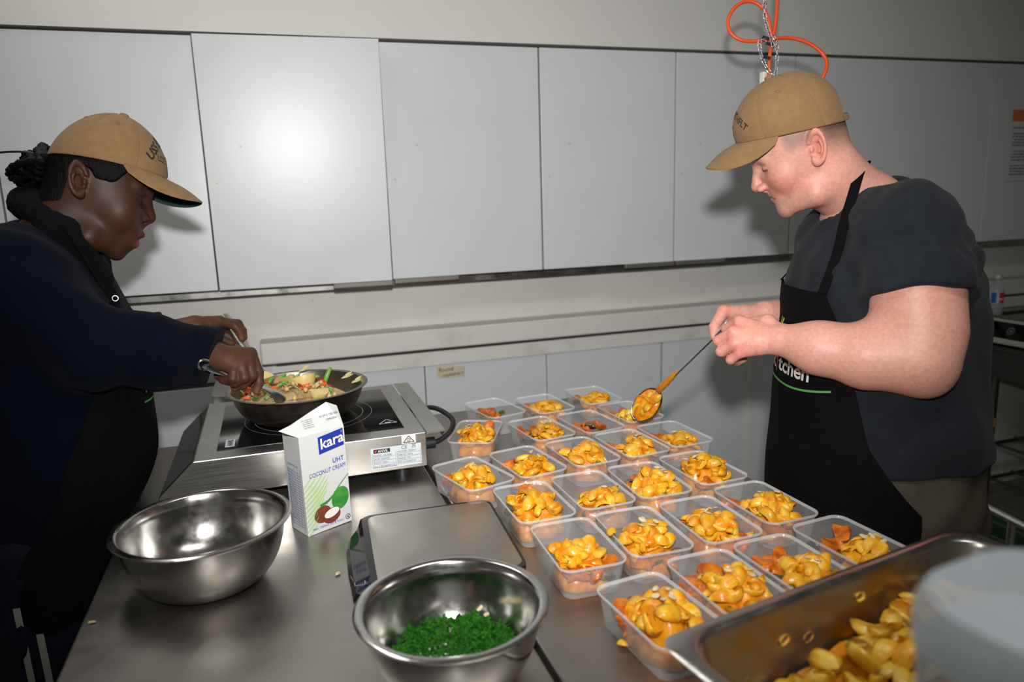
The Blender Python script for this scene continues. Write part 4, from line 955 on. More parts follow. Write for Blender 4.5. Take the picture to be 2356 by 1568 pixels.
# bowl of the spoon: half ellipsoid shell opening to the upper right / camera
ax = W(1466, 958, 1.84)-W(1510, 902, 1.82); ax /= np.linalg.norm(ax); nn = -vw*.72+np.array([.25, 0, .62]); nn -= ax*(nn@ax); nn /= np.linalg.norm(nn); bx = np.cross(nn, ax)
c0 = rel2(spc); R = []
for sgn, off in ((1, 0), (-1, .0015)):
    rings = []
    for i in range(8):
        t = i/7*math.pi/2; r = math.cos(t); rings.append([c0+(ax*.048*math.cos(a)+bx*.033*math.sin(a))*r*(1-off*12)-nn*(.022*math.sin(t)-off) for a in np.linspace(0, 2*math.pi, 28, endpoint=False)])
    R.append(rings)
mb = MB(); mb.loft(R[0], False, True); mb.loft(R[1][::-1], True, False); 
mb.tube([c0+ax*.0485*math.cos(a)+bx*.0335*math.sin(a) for a in np.linspace(0, 2*math.pi, 28, endpoint=False)], .0013, 6, closed=True)
mb.build('spoon_bowl', m_tool, spn, smooth=60)
def at_sp(a, b, n): return sp1+c0+ax*a+bx*b+nn*n
g = np.random.RandomState(5)
for i, (a, b, n_) in enumerate(((-.022, .0, .008), (.0, .012, .008), (-.006, -.012, .010), (.020, .002, .004), (.024, -.012, .004), (-.030, .010, .012))):
    put('pasta_shell', SHELLS[i % 9], at_sp(a, b, n_), g.uniform(-3, 3, 3), 'sauced pasta shell carried in the serving spoon', 'pasta', 'pasta shells in the serving spoon', .95)
V = []
mb = MB(); rings = []
for i in range(7):
    t = i/6*math.pi/2; r = math.cos(t); rings.append([at_sp(.046*r*math.cos(a)*(1+.05*math.sin(5*a)), .031*r*math.sin(a), .010*math.sin(t)+.002*math.sin(4*a)*r) for a in np.linspace(0, 2*math.pi, 24, endpoint=False)])
mb.loft(rings, True, True); tag(mb.build('spoon_sauce', m_sauce, None, smooth=True), 'orange sauce filling the serving spoon', 'sauce', None, 'stuff')
mb = MB(); q0, q1 = W(1515, 897, 1.775), W(1560, 853, 1.675)
mb.tube([q0+(q1-q0)*t for t in np.linspace(0, 1, 9)], [.008, .0095, .0085, .009, .0075, .008, .006, .005, .003], 8); tag(mb.build('sauce_smear', m_sauce, None, smooth=True), 'sauce clinging to the serving spoon\'s neck', 'sauce', None, 'stuff')

# ------------------------------------------------------------------ orange cord and chains hanging from the ceiling
m_cord = pm('orange_cord', (.80, .085, .012), .42); m_chain = pm('zinc_chain', (.62, .64, .66), .25, 1.0)
D = 1.86
def C(px, py, dd=0): return W(px, py, D+dd)
cd = tag(empty('hanging_power_cord', C(1772, 95)), 'looped orange power cord hanging from the ceiling above the man', 'cord')
def crel(l): return [np.array(p)-C(1772, 95) for p in l]
pts = [C(1790, -60), C(1788, 10), C(1783, 60), C(1776, 95), C(1770, 140), C(1768, 200), C(1768, 240)]
MB().tube(crel(catmull(pts, 8)), .0046, 10).build('hanging_run', m_cord, cd, smooth=True)
pts = [C(1775, 88), C(1768, 45), C(1750, 14), C(1722, 3), C(1694, 14), C(1676, 42), C(1678, 70), C(1697, 89), C(1726, 95), C(1757, 92), C(1776, 89, -.01)]
MB().tube(crel(catmull(pts, 8)), .0046, 10).build('small_loop', m_cord, cd, smooth=True)
pts = [C(1776, 89, -.01), C(1812, 87), C(1845, 93), C(1875, 108), C(1897, 130), C(1902, 152), C(1893, 178), C(1875, 205, .02), C(1840, 228, .03), C(1800, 232, .02), C(1770, 225)]
MB().tube(crel(catmull(pts, 8)), .0046, 10).build('wide_loop', m_cord, cd, smooth=True)
for px, py in ((1762, 87), (1771, 101), (1764, 132)):
    o = MB().tube(crel([C(px-8, py-2, -.012), C(px+8, py+2, -.012)]), .004, 8).build('cable_tie', m_black, cd)
pk = tag(empty('socket_block', C(1757, 190, .02)), 'white plastic socket block hanging behind the man\'s cap', 'socket')
MB().box((-.008, -.008, -.030), (.008, .008, .026)).build('housing', m_white, pk, bevel=.002)
MB().box((-.003, -.010, .0), (.003, -.0075, .006)).build('screw', m_grey, pk)
def linkmesh():
    mb = MB(); L = .008; R = .0040
    pts = [(R*math.cos(a), 0, (L-R)+R*math.sin(a)) for a in np.linspace(0, math.pi, 6)]+[(R*math.cos(a), 0, -(L-R)+R*math.sin(a)) for a in np.linspace(math.pi, 2*math.pi, 6)]
    mb.tube(pts, .00125, 6, closed=True); me = mb.mesh(); shade(me, True); me.materials.append(m_chain); return me
LINK = linkmesh()
def chainthing(pts, label):
    path = catmull(pts, 12); t = tag(empty('zinc_chain', path[0]), label, 'chain', 'zinc chains around the cord')
    d = [0]
    for i in range(1, len(path)): d.append(d[-1]+np.linalg.norm(path[i]-path[i-1]))
    n = int(d[-1]/.0128); dd = np.array(d); pa = np.array(path)
    for k in range(n):
        s = (k+.5)*.0128; p = np.array([np.interp(s, dd, pa[:, i]) for i in range(3)]); q = np.array([np.interp(s+.004, dd, pa[:, i]) for i in range(3)])-p
        o = bpy.data.objects.new('chain_link', LINK); COL.objects.link(o); o.parent = t
        qd = Vector(q).to_track_quat('Z', 'Y').to_matrix().to_4x4(); o.matrix_basis = Matrix.Translation(Vector(p-path[0])) @ qd @ Matrix.Rotation(.6+(k % 2)*math.pi/2, 4, 'Z')
chainthing([C(1759, -40, -.02), C(1759, 30, -.02), C(1765, 60, -.02), C(1773, 85, -.02), C(1780, 110, -.02)], 'zinc chain running up to the ceiling beside the orange cord')
chainthing([C(1779, 82, -.015), C(1786, 100, -.015), C(1788, 140, -.015), C(1784, 172, -.015), C(1778, 190, -.015)], 'zinc chain hanging right of the orange cord')
chainthing([C(1764, 92, -.012), C(1748, 97, -.012), C(1751, 125, -.012), C(1762, 152, -.012), C(1775, 172, -.012), C(1779, 178, -.012)], 'zinc chain looping left of the orange cord')

# ------------------------------------------------------------------ right-hand bench with a second hob, and what stands there
rb = tag(empty('side_bench', (3.45, 1.5, 0)), 'dark steel side bench behind the man, at the right wall', 'table')
m_dsteel = pm('dark_bench_steel', (.22, .21, .195), .36, 1.0, rnoise=(14, .1, (1, 12, 1)))
MB().box((-.40, -1.0, .775), (.75, 1.02, .80)).build('worktop', m_dsteel, rb, bevel=.003)
MB().box((-.40, -1.0, .660), (-.385, 1.02, .775)).build('apron_panel', m_dsteel, rb)
for y in (-.9, .1, .9):
    for x in (-.34, .68): MB().tube([(x, y, 0), (x, y, .775)], .020, 12).build('leg', m_dsteel, rb, smooth=50)
MB().lathe([(.0215, .41), (.0225, .41), (.0225, .45), (.0215, .45)], 14, (-.34, .9, 0)).build('tape_band', pm('yellow_tape', (.55, .30, .02), .5), rb)
for z in (.16, .33):
    for k, x in enumerate(np.linspace(-.34, .66, 7)): MB().tube([(x, -.9, z), (x, .9, z)], .007, 8).build('shelf_bar', m_dsteel, rb, smooth=50)
    for y in (-.9, .1, .9): MB().tube([(-.34, y, z-.012), (.66, y, z-.012)], .009, 8).build('shelf_rail', m_dsteel, rb, smooth=50)
h2 = tag(empty('side_hob', (3.10, 2.16, .80)), 'second induction hob with a black control panel, behind the man', 'hob')
m_ivory = pm('ivory_casing', (.55, .53, .46), .4)
prof = [(-.045, .012), (.45, .012), (.45, .115), (0, .115), (-.045, .030)]; n = len(prof); mb = MB()
mb.add([(x, -.42, z) for x, z in prof]+[(x, .38, z) for x, z in prof], [tuple(range(n)), tuple(range(2*n-1, n-1, -1))]+[(i, n+i, n+(i+1) % n, (i+1) % n) for i in range(n)]); mb.build('casing', m_ivory, h2, bevel=.004)
def sl2(u, y, o=.001): return np.array([-.045*u, y, .115-.085*u])+np.array([-.9, 0, .45])*o
MB().add([sl2(.12, -.36), sl2(.92, -.36), sl2(.92, .36), sl2(.12, .36)], [(0, 1, 2, 3)]).build('control_panel', m_glass, h2)
MB().box((.02, -.38, .115), (.43, .35, .118)).build('glass_plate', m_glass, h2)
U2, V2 = np.array([0, -1.0, 0]), np.array([.468, 0, .884])
for y, r in ((.16, .018), (.02, .020), (-.07, .024)):
    mb = MB(); ring2(mb, 0, 0, r*.72, r*.88, sl2(.52, y, .002), U2, V2, .001); flat(mb, ell(0, 0, r*.3, r*.3, 12), sl2(.52, y, .002), U2, V2, .001); mb.build('touch_key', m_mark, h2)
for x in (0, .4):
    for y in (-.35, .31): MB().lathe([(0, 0), (.015, 0), (.015, .012), (0, .012)], 12, (x, y, 0)).build('foot', m_black, h2)
# water bottle
m_bot = plastic('bottle_plastic', (.75, .78, .80), .22, .08); _b = onz(2278, 722, .919); bt = tag(empty('water_bottle', (_b[0], min(_b[1], 2.47), .919)), 'small clear water bottle with a red and blue label', 'bottle')
MB().lathe([(0, 0), (.026, 0), (.031, .006), (.031, .04), (.029, .05), (.031, .06), (.031, .115), (.026, .140), (.012, .160), (.012, .170), (0, .170)], 24).build('body', m_bot, bt, smooth=50)
MB().lathe([(.0316, .055), (.0316, .112)], 24).build('label_band', pm('bottle_label', (.55, .62, .72), .4), bt, smooth=True)
mb = MB(); mb.add([(.0322*math.cos(a), .0322*math.sin(a), z) for z in (.080, .108) for a in np.linspace(-2.1, -1.0, 8)], [(k, k+1, 9+k, 8+k) for k in range(7)]); mb.add([(.0322*math.cos(a), .0322*math.sin(a), z) for z in (.058, .072) for a in np.linspace(-2.1, -1.0, 8)], [(k, k+1, 9+k, 8+k) for k in range(7)]); mb.build('red_print', m_red, bt, smooth=True)
mb = MB(); mb.add([(.0322*math.cos(a), .0322*math.sin(a), z) for z in (.058, .108) for a in np.linspace(-3.1, -2.4, 6)], [(k, k+1, 7+k, 6+k) for k in range(5)]); mb.build('blue_print', pm('label_blue', (.03, .12, .5), .4), bt, smooth=True)
MB().lathe([(0, .1705), (.0135, .1705), (.0135, .186), (0, .186)], 20).build('cap', m_white, bt, smooth=40)
tag(MB().box((3.58, 2.28, .9188), (3.80, 2.50, .926)).build('folded_cloth', pm('pale_cloth', (.5, .52, .58), .8), bevel=.003), 'folded pale cloth lying beside the water bottle', 'cloth')
# tub, crate and rail under and before the side bench
m_bucket = pm('grey_blue_tub', (.10, .14, .17), .5)
bk = tag(empty('plastic_tub', (2.83, 1.62, 0)), 'grey blue plastic tub on the floor before the side bench', 'tub')
MB().lathe([(0, 0), (.150, 0), (.155, .01), (.185, .40), (.196, .405), (.196, .418), (.183, .418), (.152, .015), (0, .012)], 40).build('body', m_bucket, bk, smooth=50)
MB().tube([(.19*math.cos(a), .19*math.sin(a), .39+.02*math.sin(2*a)) for a in np.linspace(-.5, .9, 10)], .006, 8).build('carry_handle', m_bucket, bk, smooth=True)
cr = tag(empty('plastic_crate', (2.45, 1.85, 0)), 'dark green plastic crate on the floor behind the man', 'crate'); m_crate = pm('dark_green_crate', (.02, .06, .03), .5)
MB().box((-.17, -.22, 0), (.17, .22, .02)).build('base', m_crate, cr)
for k in range(4):
    z = .03+k*.062
    for (lo, hi) in (((-.17, -.22), (.17, -.205)), ((-.17, .205), (.17, .22)), ((-.17, -.22), (-.155, .22)), ((.155, -.22), (.17, .22))): MB().box((lo[0], lo[1], z), (hi[0], hi[1], z+.045)).build('slat', m_crate, cr)
for sx in (-1, 1):
    for sy in (-1, 1): MB().box((sx*.17-.012, sy*.22-.012, 0), (sx*.17+.012, sy*.22+.012, .27)).build('corner_post', m_crate, cr)
tag(MB().loft([rr(.06, .035, .015, z) for z in (.0, .03, .045)]).build('food_packet', pm('red_packet', (.45, .02, .03), .4), smooth=40), 'red and white food packet lying in the green crate', 'packet').location = (2.40, 1.80, .022)
ra, rb_ = W(2225, 1158, 2.05), W(2360, 1212, 1.86); rdir = (rb_-ra)/np.linalg.norm(rb_-ra); ra = ra-rdir*.25; rb_ = rb_+rdir*.45
tl = tag(empty('steel_rail_trolley', (ra[0], ra[1], 0)), 'low steel trolley with a tubular rail behind the man', 'trolley')
zr = float((ra[2]+rb_[2])/2); pa, pb = np.array([0, 0, zr]), np.array([rb_[0]-ra[0], rb_[1]-ra[1], zr]); nx = np.array([-(pb-pa)[1], (pb-pa)[0], 0]); nx = nx/np.linalg.norm(nx)*.30; nx = nx if nx[0] > 0 else -nx
for nm, a, b in (('rail', pa, pb), ('rail', pa+nx-np.array([0, 0, .38]), pb+nx-np.array([0, 0, .38])), ('end_rail', pa-np.array([0, 0, .38]), pa+nx-np.array([0, 0, .38])), ('end_rail', pb-np.array([0, 0, .38]), pb+nx-np.array([0, 0, .38]))): MB().tube([a, b], .011, 10).build(nm, m_alu, tl, smooth=50)
for q in (pa, pa+(pb-pa)*.45, pb, pa+nx-np.array([0, 0, .38]), pb+nx-np.array([0, 0, .38])): MB().tube([np.array([q[0], q[1], .06]), q], .010, 10).build('post', m_alu, tl, smooth=50)
mb = MB(); e1 = pb-pa; mb.add([pa*[1, 1, 0]+[0, 0, .10], pa*[1, 1, 0]+e1+[0, 0, .10], pa*[1, 1, 0]+e1+nx+[0, 0, .10], pa*[1, 1, 0]+nx+[0, 0, .10], pa*[1, 1, 0]+[0, 0, .08], pa*[1, 1, 0]+e1+[0, 0, .08], pa*[1, 1, 0]+e1+nx+[0, 0, .08], pa*[1, 1, 0]+nx+[0, 0, .08]], [(0, 1, 2, 3), (7, 6, 5, 4), (0, 4, 5, 1), (1, 5, 6, 2), (2, 6, 7, 3), (3, 7, 4, 0)]); mb.build('deck', m_dsteel, tl)
for q in (pa, pb, pa+nx, pb+nx): MB().tube([np.array([q[0]-.012, q[1], .032]), np.array([q[0]+.012, q[1], .032])], .030, 16).build('castor', m_black, tl, smooth=50)
# ------------------------------------------------------------------ people: shared builders
def hframe(az, pitch, roll):
    F = np.array([math.cos(az)*math.cos(pitch), math.sin(az)*math.cos(pitch), -math.sin(pitch)]); L = np.array([-math.sin(az), math.cos(az), 0]); U = np.cross(F, L)
    c, s = math.cos(roll), math.sin(roll)
    return F, c*L+s*U, -s*L+c*U
class Head:
    def __init__(s, az, pitch, roll, pos, scale): s.F, s.L, s.U = hframe(az, pitch, roll); s.O = np.array(pos)+np.array([0, 0, CAMZ]); s.s = scale; s.R = np.stack([s.F, s.L, s.U], 0)
    def w(s, p): return s.O+s.s*(np.asarray(p, float)@s.R)
    def l(s, p): return ((np.asarray(p, float)-s.O)@s.R.T)/s.s
    def rel(s, p): return s.s*(np.asarray(p, float)@s.R)
def sd_loft(p, T, n=2.3):
    z = p[:, 2]; zs = T['z']; I = lambda k: np.interp(z, zs, T[k]).astype(np.float32)
    qx, qy = p[:, 0]-I('x'), p[:, 1]-I('y'); F, L = T['F'], T['L']
    f = qx*F[0]+qy*F[1]; l = qx*L[0]+qy*L[1]; a, b = I('a'), I('b')
    k = ((np.abs(l)/a)**n+(np.abs(f)/b)**n)**(1/n)
    d = (k-1)*np.minimum(a, b)*.95
    return smax(d, np.maximum(zs[0]-z, z-zs[-1]), .04)
def smooth_prof(T, m=60):
    z = np.array(T['z']); zz = np.linspace(z[0], z[-1], m); out = {'z': zz, 'F': T['F'], 'L': T['L']}
    for k in ('x', 'y', 'a', 'b'):
        v = np.interp(zz, z, T[k])
        for _ in range(6): v[1:-1] = (v[:-2]+2*v[1:-1]+v[2:])/4
        out[k] = v
    return out
def face_sdf(P):
    nas, pro, sub, ul, st, ll, pog, men = P['nas'], P['pro'], P['sub'], P['ul'], P['st'], P['ll'], P['pog'], P['men']
    mc, mw, eu, ef, gon = P['mc'], P['mw'], P['eu'], P['ef'], P['gon']
    ec = np.array(P['ear']); ea = math.radians(P.get('ear_tilt', 18)); fl = math.radians(28)
    A = np.array([-math.sin(ea), 0, math.cos(ea)]); Bv = np.array([math.cos(ea)*math.cos(fl), -math.sin(fl), math.sin(ea)*math.cos(fl)]); Cv = np.cross(A, Bv); Cv = Cv if Cv[1] > 0 else -Cv
    es = P.get('ear_s', 1.0)
    def sdf(p):
        q = p.copy(); q[:, 1] = np.abs(q[:, 1])
        d = sd_ell(q, P['cr_c'], P['cr_r'])
        d = smin(d, sd_ell(q, P['fa_c'], P['fa_r']), .030)
        d = smin(d, sd_cone(q, (gon[0], .046, gon[1]), (men[0]-.010, .016, men[1]+.017), P.get('jr', .020), .016), .026)
        d = smin(d, sd_ell(q, (pog[0]-.017, 0, (pog[1]+men[1])/2+.004), (.018, .022, .020)), .014)
        d = smin(d, sd_ell(q, P['ck_c'], P['ck_r']), .022)
        d = smin(d, sd_cone(q, (nas[0]-.010, .004, nas[1]+.012), (nas[0]-.024, .044, nas[1]+.010), .0095, .0085), .014)
        d = smin(d, sd_ell(q, (st[0]-.020, 0, st[1]), P['mz_r']), .016)
        # eye sockets, then the lidded eyeballs
        d = smax(d, -sd_ell(q, (ef+.0200, .034, eu-.001), (.017, .0185, .0120)), .012)
        d = smin(d, sd_ell(q, (ef-.0035, .033, eu), (.0130, .0150, .0112)), .004)
        d = smax(d, -sd_cone(q, (ef+.0130, .021, eu+.0078), (ef+.0050, .046, eu+.0060), .0014, .0010), .003)
        # nose
        n = sd_cone(q, (nas[0]-.007, 0, nas[1]), (pro[0]-P['nr'], 0, pro[1]), P.get('br', .0062), P['nr'])
        n = smin(n, sd_ell(q, (pro[0]-P['nr']-.0085, P['aw'], pro[1]-.0065), (.0105, .0072, .0076)), .006)
        n = smin(n, sd_cone(q, (pro[0]-.010, 0, pro[1]-.008), (sub[0]-.004, 0, sub[1]+.001), .0045, .004), .004)
        d = smin(d, n, .009)
        d = smax(d, -sd_ell(q, (pro[0]-P['nr']-.006, P['aw']*.62, pro[1]-.0135), (.0060, .0034, .0040)), .002)
        # lips
        lu = sd_cone(q, (ul[0]-P['lr'], 0, ul[1]-.0005), (mc[0]-.001, mw, mc[1]+.001), P['lr'], .0022); lo = sd_cone(q, (ll[0]-P['lr'], 0, ll[1]), (mc[0]-.001, mw, mc[1]-.001), P['lr']*1.05, .0022)
        d = smin(d, lu, .0045); d = smin(d, lo, .0045)
        d = smax(d, -sd_cone(q, (st[0]+.004, 0, st[1]), (mc[0]+.004, mw+.001, mc[1]), P['slit'], .0012), .0022)
        # ear
        e = (q-ec)/es; a = e@A; b = e@Bv; c = e@Cv
        rad = np.sqrt((b/.0150)**2+(a/.0285)**2)
        plate = np.maximum((rad-1)*.0150, np.abs(c)-.0026)
        helix = np.sqrt(((rad-.97)*.017)**2+(c-.0048)**2)-.0037
        front = b-.0105                                                      # helix opens towards the cheek
        helix = np.maximum(helix, np.minimum(front, -(a-.006)))
        anti = sd_cone(np.stack([b, a, c], 1).astype(np.float32), (-.0062, .012, .0030), (-.0050, -.012, .0030), .0030, .0032)
        conch = sd_ell(np.stack([b, a, c], 1).astype(np.float32), (.0028, -.003, .0046), (.0090, .0145, .0082))
        tragus = sd_ell(np.stack([b, a, c], 1).astype(np.float32), (.0105, -.004, .0035), (.0035, .0052, .0042))
        lobe = sd_ell(np.stack([b, a, c], 1).astype(np.float32), (.0045, -.0265, .0012), (.0078, .0082, .0042))
        E = smin(plate, helix, .002); E = smin(E, anti, .003); E = smin(E, lobe, .005); E = smax(E, -conch, .003); E = smin(E, tragus, .003)
        d = smin(d, E*es, .005)
        return d.astype(np.float32)
    return sdf
def build_head(H, P, neck, res=.0021):
    """neck: list of (local point, radius)"""
    fs = face_sdf(P)
    pts = [np.array(n[0], np.float32) for n in neck]; rad = [n[1] for n in neck]
    def sdf(p):
        d = fs(p); nk = chain(p, pts, rad, .02)
        for (c, r) in P.get('extra', []): nk = smin(nk, sd_ell(p, c, r), .02)
        return smin(d, nk, .022).astype(np.float32)
    low = min(p[2]-r for p, r in zip(pts, rad)); lf = min(p[0]-r for p, r in zip(pts, rad))
    V, F = polygonize(sdf, (min(-.125, lf)-.006, -.108, low-.006), (.135, .108, .165), res)
    V = relax(V, F, 1, .35)
    return V, F
def blend(c, c2, w): return c*(1-w[:, None])+np.array(c2)*w[:, None]
def gauss(v, c, s): s = np.array(s); return np.exp(-(((v-np.array(c))/s)**2).sum(1))
def hand_chain(fingers, k=.006):
    def sdf(p):
        pal = fin = None
        for pts, rad in fingers:
            e = chain(p, pts, rad, .003)
            if len(pts) == 3: pal = e if pal is None else smin(pal, e, .014)
            else: fin = e if fin is None else smin(fin, e, .0022)
        return smin(pal, fin, .0035)
    return sdf
def bbox(pts, pad): a = np.array(pts); return a.min(0)-pad, a.max(0)+pad
# caps ---------------------------------------------------------------
class Cap:
    def __init__(s, H, c, ax, tilt, top, opening): s.H = H; s.c = c; s.ax = ax; s.tilt = tilt; s.top = top; s.open = opening
    def surf(s, th, t, off=0.0):
        """th 0 = front, + = wearer's left; t 0 rim .. 1 button"""
        pw_ = s.pf+(s.pb-s.pf)*(1-math.cos(th))/2; r = max(1-t**pw_, 0)**(1/2.05)
        f0, l0 = s.ax[0]*math.cos(th), s.ax[1]*math.sin(th)
        # front panels stand steeper, seams pulled in a little
        seam = min(abs((th/(math.pi/3)) % 1), 1-abs((th/(math.pi/3)) % 1)); r *= 1-.010*math.exp(-(seam/.06)**2)*(1-t)**.3*(1 if t > .02 else 0)
        f = s.c[0]+f0*r*(1+.03*math.sin(math.pi*t)); l = l0*r*(1+.04*math.sin(math.pi*t))
        ur = s.c[1]+s.tilt*(s.c[0]+f0); u = ur+(s.top-ur)*(t**1.02)
        p = np.array([f, l, u])
        if off:
            e = 1e-3; a = s.surf(th+e, max(min(t, .97), .0)); b = s.surf(th-e, max(min(t, .97), .0)); c_ = s.surf(th, min(t, .97)+e); d = s.surf(th, min(t, .97)); n = np.cross(a-b, c_-d); n /= np.linalg.norm(n)+1e-12
            if n@(d-np.array([s.c[0], 0, s.top*.4])) < 0: n = -n
            p = p+n*off
        return p
    def build(s, name, label, par, mat, under, text):
        H = s.H
        g = empty(name, (0, 0, 0)); g.parent = par; tag(g, label)
        O = lambda q: H.w(q)
        nth, nt = 144, 34
        mb = MB(); idx = {}
        ths = [2*math.pi*k/nth for k in range(nth)]; ts = list(np.linspace(0, .86, nt-3))+[.93, .975, 1.0]
        out = [[O(s.surf(a, t)) for a in ths] for t in ts]; inn = [[O(s.surf(a, t, -.0016)) for a in ths] for t in ts]
        n = nth; v = [p for r in out for p in r]+[p for r in inn for p in r]; N0 = len(ts)*n; f = []
        def keep(i, k):
            if not s.open: return True
            a = ths[k]+math.pi/nth; da = abs(a-math.pi); tm = (ts[i]+ts[i+1])/2
            return not (.10 < tm < .10+.36*math.sqrt(max(0, 1-(da/.42)**2)) and da < .42)
        for i in range(len(ts)-1):
            for k in range(n):
                if not keep(i, k): continue
                l = (k+1) % n; f.append((i*n+k, i*n+l, (i+1)*n+l, (i+1)*n+k)); f.append((N0+i*n+k, N0+(i+1)*n+k, N0+(i+1)*n+l, N0+i*n+l))
        for k in range(n): f.append((k, N0+k, N0+(k+1) % n, (k+1) % n))
        mb.add(v, f); mb.build('crown', mat, g, smooth=True)
        # brim
        P1 = []; P2 = []
        for j in range(29):
            sj = -1+2*j/28; th = sj*math.radians(72); r0 = s.surf(th, .0)
            row = []; row2 = []
            for k in range(11):
                q = k/10; ext = s.bl*q*(1-.86*abs(sj)**2.6); p = r0+np.array([ext, r0[1]*(.05*q), -ext*(s.bd/s.bl+s.bc*sj*sj)+.005*math.sin(math.pi*q)*(1-sj*sj)])
                row.append(O(p+np.array([0, 0, .0012]))); row2.append(O(p-np.array([0, 0, .0016])))
            P1.append(row); P2.append(row2)
        a = MB().grid(P1)
        edge = [r[-1] for r in P1]; edge2 = [r[-1] for r in P2]
        a.grid([edge, edge2]); a.grid([P1[0], P2[0]]); a.grid([P2[-1], P1[-1]]); a.build('brim', mat, g, smooth=40)
        MB().grid([r[::-1] for r in P2]).build('brim_underside', under, g, smooth=True)
        # button, eyelets, seams
        b0 = s.surf(0, 1.0); mb = MB(); mb.loft([[O(b0+np.array([r*math.cos(x), r*math.sin(x), z])) for x in np.linspace(0, 2*math.pi, 16, endpoint=False)] for r, z in ((.0085, -.002), (.0088, .002), (.0065, .0042), (.002, .005))], True, True); mb.build('button', mat, g, smooth=True)
        for k in range(6):
            th = math.pi/6+k*math.pi/3; mb = MB()
            if not (s.open and abs(th-math.pi) < .3):
                c = s.surf(th, .74, .0005); e1 = s.surf(th+.03, .74, .0005)-c; e2 = s.surf(th, .77, .0005)-c; e1 /= np.linalg.norm(e1); e2 /= np.linalg.norm(e2)
                mb.tube([O(c+e1*.0032*math.cos(x)+e2*.0032*math.sin(x)) for x in np.linspace(0, 2*math.pi, 14, endpoint=False)], .0010, 6, closed=True); mb.build('eyelet', mat, g, smooth=True)
        for k in range(6):
            th = k*math.pi/3
            if s.open and k == 3: continue
            mb = MB(); mb.tube([O(s.surf(th, t, -.0002)) for t in np.linspace(.02, .97, 22)], .0009, 5); mb.build('seam', s.seam, g, smooth=True)
        mb = MB(); mb.tube([O(s.surf(math.radians(a_), .028, .0002)) for a_ in np.linspace(-72, 72, 30)], .0008, 5); mb.build('brim_stitching', s.seam, g, smooth=True)
        if s.open:
            mb = MB(); mb.grid([[O(s.surf(math.pi+a_, t, .0018+.0008*math.cos(3*a_))) for a_ in np.linspace(-.52, .52, 16)] for t in np.linspace(.005, .095, 4)]); mb.build('back_strap', mat, g, smooth=True)
        for (st, x0, y0, size, arc, kw) in text:
            mb = MB(); vv, ff = text2d(st, size, **kw); cw = max(p[0] for p in vv)-min(p[0] for p in vv); mid = (max(p[0] for p in vv)+min(p[0] for p in vv))/2
            Pp = []
            for (x, y) in vv:
                x = x-mid
                if arc: ang = x/arc; X = x0+(arc+y)*math.sin(ang); Y = y0+(arc+y)*math.cos(ang)-arc
                else: X, Y = x0+x, y0+y
                Pp.append(O(s.surf(X/(s.ax[0]*.93), min(max(Y/(s.top-s.c[1]-.015), 0), .9), .0007)))
            mb.add(Pp, ff); mb.build('embroidery', m_ink, g)
        return g
m_khaki = pm('khaki_twill', (.240, .138, .062), .85, spec=.25, noise=(60, (.205, .12, .05), .35, .7), bump=(900, .25, .0006), sheen=.06); m_kseam = pm('khaki_thread', (.20, .12, .052), .9); m_under = pm('dark_green_lining', (.006, .035, .030), .8)

# ------------------------------------------------------------------ the man
HM = Head(2.535, .4185, -.1003, (1.0334, 1.2408, .0684), .988)
PM = dict(nas=(.100, .020), pro=(.1210, -.0195), sub=(.0975, -.0385), ul=(.0955, -.0475), st=(.0895, -.0525), ll=(.0940, -.0580), pog=(.0905, -.082), men=(.078, -.100), mc=(.0760, -.0560), mw=.0235, eu=.011, ef=.0790, gon=(.016, -.076),
          cr_c=(.004, 0, .045), cr_r=(.0925, .0755, .098), fa_c=(.032, 0, -.012), fa_r=(.062, .061, .080), ck_c=(.057, .041, -.018), ck_r=(.021, .022, .026), mz_r=(.0200, .028, .024), nr=.0105, aw=.0125, lr=.0052, slit=.0017, ear=(-.017, .0765, .010), ear_tilt=14, ear_s=1.06, jr=.024, br=.0066)
fT = np.array([-.93, .37, 0]); fT /= np.linalg.norm(fT); lT = np.array([-fT[1], fT[0], 0])
rows = [(1290, 1800, 2215, .175), (1150, 1795, 2236, .180), (1060, 1797, 2232, .185), (950, 1808, 2226, .188), (800, 1822, 2222, .190), (650, 1834, 2218, .195), (560, 1848, 2205, .190), (520, 1862, 2180, .180), (480, 1890, 2140, .150), (450, 1915, 2105, .10)]
T = {'z': [], 'x': [], 'y': [], 'a': [], 'b': [], 'F': fT, 'L': lT}
for py, pf, pb, a in rows:
    c = W((pf+pb)/2, py, 1.50); h = (pb-pf)/2*1.50/FPX; b = math.sqrt(max(h*h-(a*math.sin(math.radians(15)))**2, .003))/math.cos(math.radians(15))
    for k, v in zip('zxyab', (c[2], c[0], c[1], a, b)): T[k].append(float(v))
TM = smooth_prof(T)
zc = lambda py: float(W(2020, py, 1.5)[2])
def cM(z): return np.array([np.interp(z, TM['z'], TM['x']), np.interp(z, TM['z'], TM['y']), z])
